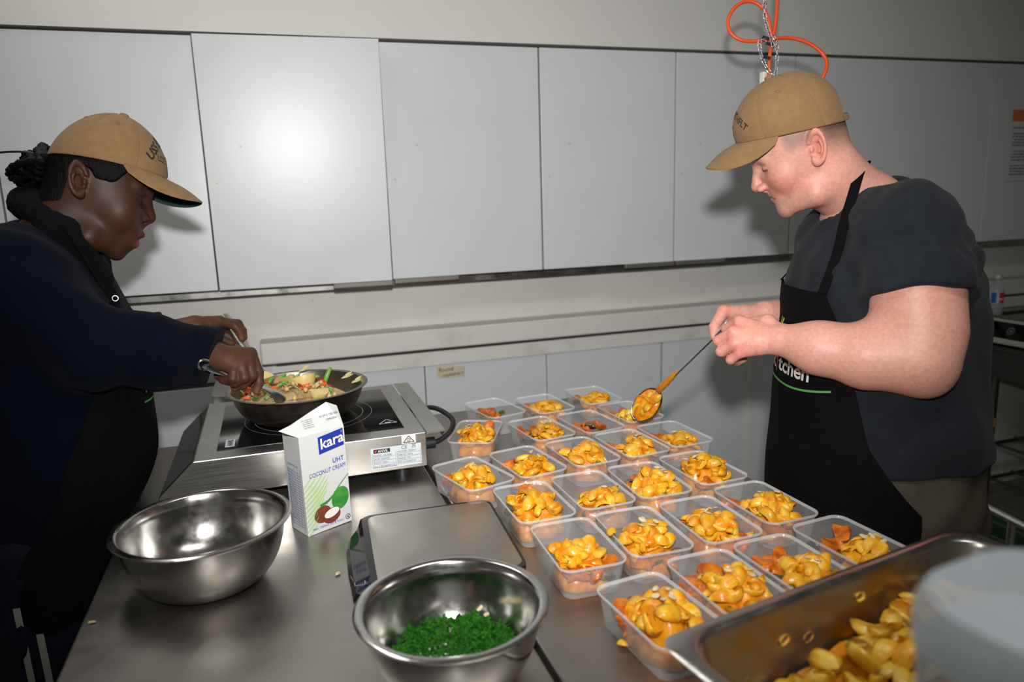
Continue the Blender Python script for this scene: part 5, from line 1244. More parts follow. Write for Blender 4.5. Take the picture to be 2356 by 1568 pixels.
# joints: near (left) arm
S1 = W(2085, 533, 1.345); U1 = W(2108, 680, 1.315); E1 = W(2112, 826, 1.300); K1 = W(2138, 864, 1.300); R1 = W(1995, 818, 1.330); Q1 = W(1885, 800, 1.365); W1 = W(1803, 782, 1.400)
S2 = cM(S1[2])*2-S1; S2[2] = S1[2]
E2 = W(1965, 800, 1.72); Q2 = W(1850, 725, 1.640); W2 = W(1762, 724, 1.590)
armL = [([S1, U1, W(2118, 765, 1.305), E1], [.078, .073, .068, .060]), ([E1, K1], [.046, .030]), ([E1, R1, Q1, W1], [.055, .0560, .045, .031])]
kn = [W(1702, 738, 1.435), W(1687, 763, 1.425), W(1690, 789, 1.422), W(1703, 811, 1.424)]
pip = [W(1672, 756, 1.470), W(1653, 783, 1.452), W(1659, 808, 1.446), W(1681, 827, 1.440)]
dip = [W(1684, 772, 1.496), W(1668, 796, 1.486), W(1675, 817, 1.478), W(1695, 832, 1.466)]
tip = [W(1700, 778, 1.498), W(1688, 798, 1.492), W(1694, 814, 1.486), W(1711, 826, 1.476)]
handL = []
for i, (a, b, c, d) in enumerate(zip(kn, pip, dip, tip)):
    handL.append(([W1+(a-W1)*.10, W1+(a-W1)*.55, a], [.020, .0160, .0116-.001*(i == 3)])); s = 1-.12*(i == 3)
    handL.append(([a, b, c, d], [.0114*s, .0106*s, .0094*s, .0082*s]))
handL.append(([W1, W(1765, 742, 1.425), W(1718, 744, 1.466), W(1690, 757, 1.480)], [.020, .017, .012, .009]))
kn2 = [W(1664, 716, 1.545), W(1668, 731, 1.565), W(1676, 742, 1.582), W(1688, 750, 1.595)]
pip2 = [W(1643, 752, 1.530), W(1650, 762, 1.552), W(1660, 770, 1.570), W(1676, 772, 1.585)]
tip2 = [W(1651, 782, 1.512), W(1662, 786, 1.530), W(1674, 786, 1.548), W(1690, 784, 1.566)]
handR = []
for i, (a, b, d) in enumerate(zip(kn2, pip2, tip2)):
    handR.append(([W2+(a-W2)*.10, W2+(a-W2)*.55, a], [.021, .018, .0135])); handR.append(([a, b, (b+d)/2+(b-a)*.12, d], [.0130, .0112, .0098, .0086]))
handR.append(([W2, W(1715, 750, 1.555), W(1680, 765, 1.520), W(1664, 772, 1.508)], [.020, .016, .0115, .009]))
def sdf_arm(arm, hand):
    hs_ = hand_chain(hand, .009)
    def f(p):
        d = None
        for pts, rad in arm: e = chain(p, pts, rad, .03); d = e if d is None else smin(d, e, .035)
        return smin(d, hs_(p), .010).astype(np.float32)
    return f
fA = sdf_arm(armL, handL); fB = sdf_arm([([S2, E2], [.076, .058]), ([E2, Q2, W2], [.056, .044, .030])], handR)
lo, hi = bbox([S1, E1, K1, W1]+kn+pip, .085); VA, FA = polygonize(fA, lo, hi, .0026); VA = relax(VA, FA, 1, .3)
lo, hi = bbox([S2, E2, W2]+kn2+tip2, .085); VB, FB = polygonize(fB, lo, hi, .0034); VB = relax(VB, FB, 1, .4)
nb = (S1+S2)/2; nb = nb+np.array([0, 0, .02])
nbl = HM.l(nb)
VH, FH = build_head(HM, PM, [((-.022, 0, -.005), .058), ((-.023, 0, -.060), .0625), (nbl*.75+np.array([-.010, 0, -.02]), .068), (nbl, .085)])
# torso and legs under the clothes (coarse)
hipz = zc(1150); legs = []
for s in (-1, 1):
    hp = cM(hipz)+lT*s*.072-fT*.01; fo = cM(hipz)+lT*s*.10; legs.append([hp, np.array([fo[0]+.01, fo[1], .52]), np.array([fo[0]+.03, fo[1], .08])])
def fBody(p):
    d = sd_loft(p, TM)+.012
    for lg in legs: d = smin(d, chain(p, lg, [.088, .062, .045], .02), .03)
    for s_, e_ in ((S1, E1), (S2, E2)): d = smin(d, sd_cone(p, s_, (s_+e_)/2, .066, .055), .03)
    d = smin(d, sd_cone(p, nb, HM.w((-.026, 0, -.06)), .07, .055), .03)
    return d.astype(np.float32)
lo = np.array([cM(1.2)[0]-.34, cM(1.2)[1]-.34, .05]); hi = np.array([cM(1.2)[0]+.34, cM(1.2)[1]+.34, 1.62]); VT, FT = polygonize(fBody, lo, hi, .010)
colH = np.tile(np.array([.60, .300, .235]), (len(VH), 1))
Lc = VH.copy(); Lc[:, 1] = np.abs(Lc[:, 1]); skin0 = np.array([.60, .300, .235])
for c, s, col, w_ in (((.065, .045, -.030), (.035, .04, .03), (.62, .20, .155), .75), ((-.02, .08, .01), (.022, .03, .04), (.66, .22, .17), .7), ((.118, 0, -.018), (.02, .02, .016), (.62, .23, .18), .6), ((.0, .06, -.06), (.05, .04, .04), (.60, .23, .18), .5), ((.08, .0, -.09), (.03, .05, .02), (.50, .26, .20), .5)): colH = blend(colH, col, gauss(Lc, c, s)*w_)
sm = lambda x, a, b: np.clip((x-a)/(b-a), 0, 1)**2*(3-2*np.clip((x-a)/(b-a), 0, 1))
hairm = sm(Lc[:, 2], -.028, .035)*sm(-Lc[:, 0], .020, .040)*(1-gauss(Lc, (-.018, .080, .010), (.020, .02, .036)))
side_b = sm(Lc[:, 2], .010, .036)*sm(.046-Lc[:, 0], 0, .02)*sm(Lc[:, 0], -.02, -.005)*sm(Lc[:, 1], .05, .06)
colH = blend(colH, (.085, .055, .045), np.clip(hairm*.92+side_b*.6, 0, .9)); colH = blend(colH, (.030, .020, .014), sm(Lc[:, 2], .035, .055)*sm(-Lc[:, 0], .02, .04))
stub = sm(-Lc[:, 2], .045, .075)*sm(Lc[:, 0], .01, .04)
colH = blend(colH, (.40, .23, .175), stub*.35)
colH = blend(colH, (.50, .16, .13), np.clip(gauss(Lc, (PM['ul'][0], 0, PM['st'][1]), (.010, .022, .0085))*1.3, 0, .85))
colH = blend(colH, (.20, .055, .05), np.exp(-((Lc[:, 2]-(PM['st'][1]+(PM['mc'][1]-PM['st'][1])*np.clip(Lc[:, 1]/PM['mw'], 0, 1)))/.0014)**2)*sm(PM['mw']+.003-Lc[:, 1], 0, .004)*sm(Lc[:, 0], .068, .074)*.85)  # shade of the slit between the lips, painted into the skin colour
colH = blend(colH, (.12, .07, .045), np.clip(gauss(Lc, (PM['nas'][0]-.012, .030, PM['nas'][1]+.017), (.02, .017, .0038))*1.2, 0, .75))
lash = np.exp(-((Lc[:, 2]-(PM['eu']-.0045))/.0024)**2)*sm(.050-Lc[:, 1], 0, .004)*sm(Lc[:, 1], .018, .022)*sm(Lc[:, 0], .066, .074)
colH = blend(colH, (.06, .035, .03), np.clip(lash, 0, .9))
VHw = HM.w(VH)
def skincol(V, base, spots_):
    c = np.tile(np.array(base), (len(V), 1))
    for q, s, col, w_ in spots_: c = blend(c, col, np.exp(-((V-q)**2).sum(1)/(s*s))*w_)
    return c
red = (.66, .20, .165)
cA_ = skincol(VA, skin0, [(k, .017, red, .75) for k in kn]+[(k, .012, red, .4) for k in pip]+[(K1, .045, red, .6), ((kn[1]+W1)/2, .05, (.64, .25, .20), .6), (U1, .08, (.62, .27, .215), .6)])
cB_ = skincol(VB, skin0, [(k, .017, red, .75) for k in kn2]+[(k, .014, red, .6) for k in pip2]+[(Q2, .06, (.47, .27, .17), .6)])
cT_ = np.tile(skin0, (len(VT), 1))
Vm, Fm = merge([(VHw, FH), (VA, FA), (VB, FB), (VT, FT)])
m_skinp = colmat('fair_skin', .48, .4, .12, bump=(420, .12, .0008), fine=(160, .10))
man = tag(empty('person', (float(cM(1)[0]), float(cM(1)[1]), 0)), 'man in khaki cap, dark grey T-shirt and black apron, spooning food into containers', 'person')
MO = np.array(man.location)
def pchild(name, V, F, mat, cols=None, label=None, root=None, org=None):
    me = np_mesh(V-org, F); o = link(name, me, mat, root)
    if cols is not None: setcol(me, cols)
    if label: o['label'] = label
    return o
pchild('body', Vm, Fm, m_skinp, np.concatenate([colH, cA_, cB_, cT_]), None, man, MO)
# T-shirt
m_tee = pm('charcoal_tee', (.0125, .0155, .021), .9, spec=.15, noise=(40, (.0095, .012, .0165), .35, .7), bump=(700, .2, .0006), sheen=.04)
aD1 = (E1-S1)/np.linalg.norm(E1-S1); hemP1 = W(2112, 683, 1.30); aD2 = (E2-S2)/np.linalg.norm(E2-S2); hemP2 = S2+aD2*.20
zhem = zc(1028)
def folds(p, amp=1.0):
    x, y, z = p[:, 0], p[:, 1], p[:, 2]
    return amp*1.7*(.0022*np.sin(38*z+14*x+6*np.sin(9*y))+.0018*np.sin(55*x-30*z+5*np.sin(11*z))+.0012*np.sin(80*y+40*z))
def fShirt(p):
    d = sd_loft(p, TM)-.004
    tr = sd_cone(p, nb+np.array([0, 0, .0]), S1, .075, .082); d = smin(d, tr, .05); d = smin(d, sd_cone(p, nb, S2, .075, .082), .05)
    s1 = chain(p, [S1, U1, E1], [.088, .090, .088], .03); s2 = sd_cone(p, S2, E2, .088, .082)
    # drape lines running off the shoulder
    t1 = (p-S1)@aD1
    s1 = s1+.0022*np.sin(70*t1+5*np.sin(30*p[:, 0]))*np.clip(t1/.1, 0, 1); s1 = np.maximum(s1, (p-hemP1)@aD1)
    s2 = np.maximum(s2, (p-hemP2)@aD2)
    d = smin(d, s1, .025); d = smin(d, s2, .025)
    # seam at the arm hole
    ah = np.abs(t1-.035); d = d+.0022*np.exp(-(ah/.004)**2)*(vlen(p-S1) < .14)
    q = HM.l(p).astype(np.float32)
    nk = chain(q, [np.array((-.026, 0, -.060), np.float32), np.array(nbl*.75+np.array([-.010, 0, -.02]), np.float32)], [.0675, .0715], .02)
    d = smax(d, -(nk), .004)
    cut = (p-HM.w((-.03, 0, -.105)))@(HM.U*.80+HM.F*-.10)      # neckline
    d = np.maximum(d, np.where(vlen(p-HM.w((-.03, 0, -.12))) < .125, cut, -1))
    d = d+folds(p)
    return np.maximum(d, zhem-p[:, 2]).astype(np.float32)
lo = np.array([cM(1.2)[0]-.36, cM(1.2)[1]-.38, zhem-.02]); hi = np.array([cM(1.2)[0]+.36, cM(1.2)[1]+.38, 1.62]); VS, FS = polygonize(fShirt, lo, hi, .0048); VS = relax(VS, FS, 2, .45)
pchild('t_shirt', VS, FS, m_tee, None, 'plain charcoal T-shirt', man, MO)
# trousers
m_chino = pm('olive_chino', (.066, .056, .041), .85, spec=.2, noise=(50, (.054, .046, .034), .35, .7), bump=(600, .2, .0006))
def fPants(p):
    d = np.maximum(sd_loft(p, TM)+.004, p[:, 2]-(zhem+.03))
    for lg in legs: d = smin(d, chain(p, lg, [.100, .084, .068], .02), .05)
    return np.maximum(d+folds(p, .8), .06-p[:, 2]).astype(np.float32)
lo[2] = .04; hi = np.array([hi[0], hi[1], zhem+.05]); VP, FP = polygonize(fPants, lo, hi, .008); VP = relax(VP, FP, 1)
pchild('trousers', VP, FP, m_chino, None, 'olive grey trousers', man, MO)
mb = MB(); pk_ = [W(x, y, 1.33) for x, y in ((2192, 1108), (2215, 1104), (2236, 1096))]
for s in (-1, 1):
    ft = legs[0 if s < 0 else 1][2]; mb = MB(); R = []
    for t, wd, ht in ((-.07, .030, .06), (-.03, .040, .09), (.06, .044, .07), (.14, .046, .05), (.19, .034, .035), (.205, .012, .02)): R.append([np.array([ft[0], ft[1], 0])+fT*t+lT*wd*math.cos(a)+np.array([0, 0, max(ht*.5+ht*.5*math.sin(a), .0)]) for a in np.linspace(0, 2*math.pi, 14, endpoint=False)])
    o = mb.loft(R).build('shoe', m_black, man, smooth=50); o.data.transform(Matrix.Translation(-Vector(MO)))
# apron
m_apron = pm('black_apron', (.0022, .0022, .0024), .85, spec=.10, noise=(60, (.0032, .0032, .0034), .4, .7), bump=(500, .25, .0008))
ztop = zc(652); TA = dict(TM); zz = TM['z']
ap_z = [.30]+[zc(y) for y in (1300, 1095, 1060, 960, 740, 652)]; ap_t = [86, 88, 90, 84, 66, 49, 34]
hangx = np.interp(zc(1000), zz, TM['x']); hangy = np.interp(zc(1000), zz, TM['y'])
TA = {'z': np.concatenate([[.30, .6], zz]), 'F': fT, 'L': lT}
for k in 'xyab': TA[k] = np.concatenate([[TM[k][0] if k in 'xy' else TM[k][6]]*2, TM[k]])
def ap_pt(T_, z, tdeg, off):
    t = math.radians(tdeg); I = lambda k: np.interp(z, T_['z'], T_[k]); a, b = I('a')+off, I('b')+off; n = 2/2.3
    l = a*math.copysign(abs(math.sin(t))**n, math.sin(t)); f = b*math.copysign(abs(math.cos(t))**n, math.cos(t))
    return np.array([I('x'), I('y'), z])+T_['L']*l+T_['F']*f
def apron_mesh(T_, zs, tmax, off, ripple=.004, nz=46, nt=48, side=(1, 1), lean=None, spread=.055):
    P = []; Q = []
    for i in range(nz):
        z = zs[0]+(zs[-1]-zs[0])*i/(nz-1); tm = np.interp(z, zs, tmax); r1, r2 = [], []
        low = max(0, (zs[0]+.55-z)/.55)
        for j in range(nt):
            s = -1+2*j/(nt-1); t = s*tm*(side[0] if s < 0 else side[1]); rp = ripple*low*math.sin(5*s*3+1.3)+.0012*math.sin(31*z+9*s)
            p = ap_pt(T_, z, t, off+rp+spread*low); q = ap_pt(T_, z, t, off+rp+spread*low-.0018)
            if lean is not None: dv = lean(z, t); p = p+dv; q = q+dv
            r1.append(p); r2.append(q)
        P.append(r1); Q.append(r2)
    mb = MB(); mb.grid(P); mb.grid([r[::-1] for r in Q])
    e = lambda a, b: mb.grid([a, b])
    e(P[0], Q[0]); e(Q[-1], P[-1]); e([r[0] for r in Q], [r[0] for r in P]); e([r[-1] for r in P], [r[-1] for r in Q])
    return mb
def lean_m(z, t):     # where the apron meets the bench edge it is pushed back
    return np.zeros(3)
mb = apron_mesh(TA, ap_z, ap_t, .016); mb.v = [tuple(np.array(v)-MO) for v in mb.v]; apm = mb.build('apron', m_apron, man, smooth=40); apm['label'] = 'black bib apron with white lettering'
# neck strap
b1 = ap_pt(TA, ztop, 33, .018); b2 = ap_pt(TA, ztop, -33, .018)
strap = [b1, W(1925, 585, 1.385), W(1943, 510, 1.375), W(1962, 448, 1.385), W(1975, 405, 1.405), W(1988, 376, 1.450), W(1990, 380, 1.52), W(1960, 420, 1.57), W(1900, 500, 1.60), W(1850, 580, 1.585), b2]
def strap_mesh(pts, wd, ctr, n=6):
    pts = catmull(pts, n); P = []; Q = []
    for i, p in enumerate(pts):
        t = pts[min(i+1, len(pts)-1)]-pts[max(i-1, 0)]; t /= np.linalg.norm(t); c = ctr(p); nn = p-c; nn -= t*(nn@t); nn /= np.linalg.norm(nn)+1e-9; s = np.cross(t, nn); P.append([p-s*wd+nn*.0012, p+s*wd+nn*.0012]); Q.append([p+s*wd-nn*.0006, p-s*wd-nn*.0006])
    mb = MB(); mb.loft([a+b for a, b in zip(P, Q)]); return mb
mb = strap_mesh(strap, .0095, lambda p: cM(min(p[2], 1.45))*np.array([1, 1, 0])+np.array([0, 0, min(p[2], 1.5)-.02])); mb.v = [tuple(np.array(v)-MO) for v in mb.v]; mb.build('neck_strap', m_apron, apm, smooth=40)
# print on the apron
m_wprint = pm('white_print', (.62, .62, .62), .6); m_gprint = pm('green_print', (.08, .33, .07), .6); m_oprint = pm('orange_print', (.72, .20, .03), .6); m_yprint = pm('lime_print', (.42, .52, .05), .6)
def on_apron(T_, u, z, off=.0178):      # u = arc position in metres from the middle, + to the wearer's left
    t = u/.17*57.3; return ap_pt(T_, z, t, off)
def apron_print(T_, root, ORG, u0, zb, sc, parent, off=.0178):
    def put2(items, name, mat):
        mb = MB()
        for vv, ff in items: mb.add([on_apron(T_, u0+x*sc, zb+y*sc, off)-ORG for x, y in vv], ff)
        mb.build(name, mat, parent)
    poly = lambda pts: (pts, [tuple(range(len(pts)))])
    def tx(s, size, x, y):
        v, f = text2d(s, size, .02); return ([(a+x, b+y) for a, b in v], f)
    put2([tx('k', .046, -.078, 0)], 'lettering', m_wprint); put2([tx('tchen', .046, -.040, 0)], 'lettering', m_wprint); put2([tx('the', .020, -.074, .088)], 'lettering', m_wprint)
    sw = [(-.088+.20*k/14, -.022-.010*math.sin(k/14*3.0)+.012*k/14) for k in range(15)]
    put2([([p for p in sw]+[(x, y+.0045) for x, y in sw], [(k, k+1, 15+k+1, 15+k) for k in range(14)])], 'green_swoosh', m_gprint)
    put2([poly([(-.050, .040), (-.046, .040), (-.0465, -.005), (-.0485, -.008)]), poly(ell(-.050, .070, .009, .018, 16))], 'carrot', m_oprint)
    put2([poly([(-.052, .085), (-.049, .085), (-.040, .116), (-.043, .118)]), poly([(-.049, .085), (-.046, .085), (-.033, .114), (-.036, .117)])], 'carrot_top', m_yprint)
    put2([poly([(-.030, .052), (.016, .050), (-.004, .084)])], 'green_leaf', m_gprint)
apron_print(TA, man, MO, .030, zc(845), .90, apm)
# eyes are covered by lids; cap
CM = Cap(HM, (.0095, .0500), (.1035, .0850), .25, .168, True); CM.bl, CM.bd, CM.bc, CM.seam = .0735, .018, .75, m_kseam
CM.pf, CM.pb = 1.95, 3.0
capm = CM.build('cap', 'khaki baseball cap with black embroidery', man, m_khaki, m_khaki, [('COMSEVENTHFLT', 0, .056, .0185, .085, dict(bold=.02)), ('7', .0, .018, .034, 0, dict(bold=.02))])
capm.location = -Vector(MO)
# ------------------------------------------------------------------ the woman
HW = Head(.0614, .3564, -.1551, (-.3248, 1.6497, .0297), 1.0208)
PW_ = dict(nas=(.0985, .026), pro=(.1180, -.0085), sub=(.1030, -.0300), ul=(.1075, -.0465), st=(.1005, -.0570), ll=(.1020, -.0680), pog=(.0840, -.087), men=(.062, -.101), mc=(.0830, -.0600), mw=.0240, eu=.0165, ef=.0785, gon=(.020, -.082),
           cr_c=(.008, 0, .046), cr_r=(.088, .0735, .096), fa_c=(.034, 0, -.014), fa_r=(.064, .063, .082), ck_c=(.060, .041, -.020), ck_r=(.026, .025, .030), mz_r=(.0205, .030, .027), nr=.0120, aw=.0160, lr=.0072, slit=.0036, ear=(-.019, .0765, .012), ear_tilt=16, ear_s=1.02, jr=.023, br=.0072)
fW = np.array([1.0, .02, 0]); fW /= np.linalg.norm(fW); lW = np.array([-fW[1], fW[0], 0]); YW = 1.665
T = {'z': [.60, .88, .945, 1.00, 1.08, 1.18, 1.28, 1.36, 1.42, 1.46, 1.49], 'x': [-.515, -.512, -.462, -.440, -.435, -.430, -.430, -.440, -.445, -.440, -.430], 'a': [.17, .185, .185, .185, .18, .178, .180, .178, .160, .12, .08], 'b': [.135, .15, .15, .150, .148, .145, .140, .125, .110, .09, .07], 'F': fW, 'L': lW}
T['y'] = [YW]*11
TW = smooth_prof(T)
def cW(z): return np.array([np.interp(z, TW['z'], TW['x']), np.interp(z, TW['z'], TW['y']), z])
R_S = np.array([-.455, 1.500, 1.405]); R_E = W(222, 803, 1.355); R_W = W(492, 818, 1.53)
L_S = np.array([-.440, 1.830, 1.405]); L_E = W(262, 800, 1.80); L_W = W(447, 752, 1.865)
mc_ = [W(577, 812, 1.575), W(570, 826, 1.558), W(556, 838, 1.546), W(538, 846, 1.538)]
pi_ = [W(594, 856, 1.578), W(580, 864, 1.554), W(562, 868, 1.540), W(536, 870, 1.532)]
di_ = [W(596, 880, 1.578), W(560, 884, 1.558), W(540, 880, 1.544), W(515, 874, 1.542)]
ti_ = [W(590, 899, 1.577), W(540, 892, 1.565), W(520, 876, 1.560), W(500, 864, 1.558)]
hR = []
for i, (a, b, c, d) in enumerate(zip(mc_, pi_, di_, ti_)):
    hR.append(([R_W+(a-R_W)*.08, R_W+(a-R_W)*.55, a], [.020, .0168, .0128])); s_ = 1-.1*(i == 3); hR.append(([a, b, c, d], [.0125*s_, .0114*s_, .0100*s_, .0085*s_]))
hR.append(([R_W, W(525, 842, 1.590), W(560, 866, 1.600), W(584, 884, 1.598)], [.018, .015, .0115, .009]))
mc2 = [W(505, 738, 1.900), W(508, 741, 1.922), W(504, 746, 1.942), W(498, 752, 1.958)]
pi2 = [W(540, 748, 1.925), W(547, 744, 1.940), W(540, 750, 1.955), W(530, 757, 1.968)]
ti2 = [W(556, 778, 1.918), W(562, 776, 1.932), W(556, 780, 1.945), W(546, 784, 1.955)]
hL = []
for a, b, d in zip(mc2, pi2, ti2):
    hL.append(([L_W+(a-L_W)*.08, L_W+(a-L_W)*.55, a], [.020, .018, .014])); hL.append(([a, b, (b+d)/2+(b-a)*.10, d], [.0135, .0120, .0104, .0088]))
hL.append(([L_W, W(480, 766, 1.895), W(512, 782, 1.905), W(534, 790, 1.915)], [.018, .015, .0115, .009]))
fA = sdf_arm([([R_S, R_E], [.058, .046]), ([R_E, R_W], [.044, .029])], hR); fB = sdf_arm([([L_S, L_E], [.058, .046]), ([L_E, L_W], [.042, .029])], hL)
lo, hi = bbox([R_E, R_W]+mc_+ti_+pi_, .05); VA, FA = polygonize(fA, lo, hi, .0027); VA = relax(VA, FA, 1, .4)
lo, hi = bbox([L_E, L_W]+mc2+ti2+pi2, .05); VB, FB = polygonize(fB, lo, hi, .0030); VB = relax(VB, FB, 1, .4)
nbw = np.array([-.435, YW, 1.43]); nbl2 = HW.l(nbw)
VH, FH = build_head(HW, PW_, [((-.024, 0, -.010), .054), ((-.024, 0, -.060), .054), (nbl2*.7, .058), (nbl2, .07)])
wlegs = [[np.array([-.505, YW+s*.085, .88]), np.array([-.495, YW+s*.10, .50]), np.array([-.53, YW+s*.11, .08])] for s in (-1, 1)]
def fBody(p):
    d = sd_loft(p, TW)+.022
    for lg in wlegs: d = smin(d, chain(p, lg, [.085, .058, .042], .02), .03)
    for s_, e_ in ((R_S, R_E), (L_S, L_E)): d = smin(d, sd_cone(p, s_, e_, .055, .044), .03)
    d = smin(d, sd_cone(p, nbw, HW.w((-.024, 0, -.06)), .06, .05), .03)
    return d.astype(np.float32)
VT, FT = polygonize(fBody, (-.78, YW-.32, .05), (-.05, YW+.36, 1.56), .010)
dk = np.array([.044, .0170, .0095])
colH = np.tile(dk, (len(VH), 1)); Lc = VH.copy(); Lc[:, 1] = np.abs(Lc[:, 1])
for c, s, col, w_ in (((.065, .04, -.03), (.04, .04, .04), (.066, .025, .0135), .6), ((-.02, .08, .01), (.02, .03, .035), (.085, .034, .018), .7), ((.118, 0, -.01), (.02, .03, .016), (.060, .023, .012), .6), ((.09, .03, .02), (.03, .03, .02), (.042, .017, .011), .5)): colH = blend(colH, col, gauss(Lc, c, s)*w_)
colH = blend(colH, (.075, .026, .022), np.clip(gauss(Lc, (PW_['ul'][0], 0, PW_['ul'][1]), (.014, .022, .008)), 0, .7))
colH = blend(colH, (.190, .058, .055), np.clip(gauss(Lc, (PW_['ll'][0], 0, PW_['ll'][1]), (.014, .020, .0085))*1.2, 0, .9))
colH = blend(colH, (.020, .010, .008), np.clip(gauss(Lc, (PW_['nas'][0]-.010, .028, PW_['nas'][1]+.015), (.02, .017, .0032)), 0, .55))
lash = np.exp(-((Lc[:, 2]-(PW_['eu']-.0045))/.0018)**2)*sm(.050-Lc[:, 1], 0, .004)*sm(Lc[:, 1], .018, .022)*sm(Lc[:, 0], .066, .074)
colH = blend(colH, (.010, .006, .005), np.clip(lash, 0, .95))
cA_ = skincol(VA, (.085, .034, .019), [(k, .016, (.055, .022, .013), .6) for k in mc_+pi_]+[(k, .010, (.24, .11, .07), .7) for k in ti_])
cB_ = skincol(VB, (.085, .034, .019), [(k, .014, (.055, .022, .013), .5) for k in mc2+pi2]+[(k, .010, (.22, .10, .06), .6) for k in ti2])
Vw, Fw = merge([(HW.w(VH), FH), (VA, FA), (VB, FB), (VT, FT)])
m_skind = colmat('deep_brown_skin', .52, .32, .03, bump=(420, .12, .0008), fine=(160, .10))
woman = tag(empty('person', (-.5, YW, 0)), 'woman in khaki cap, navy jacket and black apron, stirring the frying pan', 'person'); WO = np.array(woman.location)
pchild('body', Vw, Fw, m_skind, np.concatenate([colH, cA_, cB_, np.tile(dk, (len(VT), 1))]), None, woman, WO)
# jacket
m_navy = pm('navy_softshell', (.0016, .0030, .0098), .9, spec=.07, noise=(30, (.0012, .0023, .0075), .35, .7), bump=(500, .15, .0006), sheen=.015)
aF = (R_W-R_E)/np.linalg.norm(R_W-R_E); aU = (R_E-R_S)/np.linalg.norm(R_E-R_S); cuffP = W(481, 848, 1.52); cuffN = .95*CR-.30*CU+.25*CF; cuffN /= np.linalg.norm(cuffN)
aF2 = (L_W-L_E)/np.linalg.norm(L_W-L_E)
def fJacket(p):
    d = sd_loft(p, TW)-.006
    d = smin(d, sd_cone(p, nbw+np.array([0, 0, -.01]), R_S, .066, .084), .05); d = smin(d, sd_cone(p, nbw+np.array([0, 0, -.01]), L_S, .066, .084), .05)
    up = sd_cone(p, R_S, R_E, .092, .078); fo = chain(p, [R_E, R_E+(R_W-R_E)*.5, R_W+aF*.02], [.076, .068, .060], .02)
    tu_ = (p-R_S)@aU; tf = (p-R_E)@aF
    up = up+.0070*np.sin(46*tu_+4*np.sin(14*p[:, 2]))*np.clip(tu_/.12, 0, 1); 
    side = (p-R_E)@CU
    fo = fo+.0085*np.sin(40*tf+.9+10*side)*np.exp(-((tf-.07)/.10)**2)+.0025*np.sin(75*tf+20*side)*np.exp(-(tf/.08)**2)
    fo = fo+.0016*np.exp(-((tf-.185)/.003)**2)
    fo = np.maximum(fo, (p-cuffP)@cuffN)
    d = smin(d, smin(up, fo, .03), .03)
    up2 = smin(sd_cone(p, L_S, L_E, .090, .074), np.maximum(sd_cone(p, L_E, L_W, .068, .054), (p-(L_W-aF2*.065))@aF2), .03); d = smin(d, up2, .03)
    d = d+.0035*np.sin(30*p[:, 2]-22*p[:, 0]+5*np.sin(13*p[:, 1]))*.8+.0015*np.sin(60*p[:, 0]+35*p[:, 2])
    q = HW.l(p).astype(np.float32)
    d = smax(d, -(chain(q, [np.array((-.024, 0, -.055), np.float32), np.array(nbl2*.7, np.float32)], [.060, .064], .02)), .004)
    return np.maximum(d, .86-p[:, 2]).astype(np.float32)
VJ, FJ = polygonize(fJacket, (-.80, YW-.34, .85), (.05, YW+.40, 1.56), .0055); VJ = relax(VJ, FJ, 2, .45)
pchild('jacket', VJ, FJ, m_navy, None, 'navy soft jacket with long sleeves', woman, WO)
# fleece collar
m_fleece = pm('dark_fleece', (.0022, .0022, .0042), .95, spec=.06, bump=(380, .9, .004), sheen=.02)
cpts = [W(62, 468, 1.48), W(98, 484, 1.405), W(150, 540, 1.380), W(198, 618, 1.415), W(218, 640, 1.49), W(200, 590, 1.56), W(140, 505, 1.575), W(85, 465, 1.54)]
cc_ = catmull(cpts, 6, True); rad_ = [.032+.003*math.sin(2.3*i) for i in range(len(cc_))]
def fCol(p):
    d = None
    for i in range(0, len(cc_), 2):
        e = sd_cone(p, cc_[i], cc_[(i+2) % len(cc_)], rad_[i], rad_[(i+2) % len(cc_)]); d = e if d is None else smin(d, e, .012)
    d = d+.0016*np.sin(240*p[:, 0]+60*np.sin(40*p[:, 2]))*np.sin(260*p[:, 2])
    return d.astype(np.float32)
lo, hi = bbox(cc_, .045); VC, FC = polygonize(fCol, lo, hi, .0045); pchild('collar', VC, FC, m_fleece, None, 'dark fleece collar', woman, WO)
for (px, py, d, r) in ((113, 517, 1.378, .0055), (123, 546, 1.376, .0022), (223, 652, 1.455, .0035)):
    c = W(px, py, d)-WO; v_ = -ray(px, py); v_ /= np.linalg.norm(v_); e1 = np.cross(v_, [0, 0, 1]); e1 /= np.linalg.norm(e1); e2 = np.cross(v_, e1)
    MB().tube([c+e1*r*math.cos(a)+e2*r*.8*math.sin(a) for a in np.linspace(0, 6.283, 14, endpoint=False)], r*.35, 6, closed=True).build('metal_snap', m_chain, woman, smooth=True)
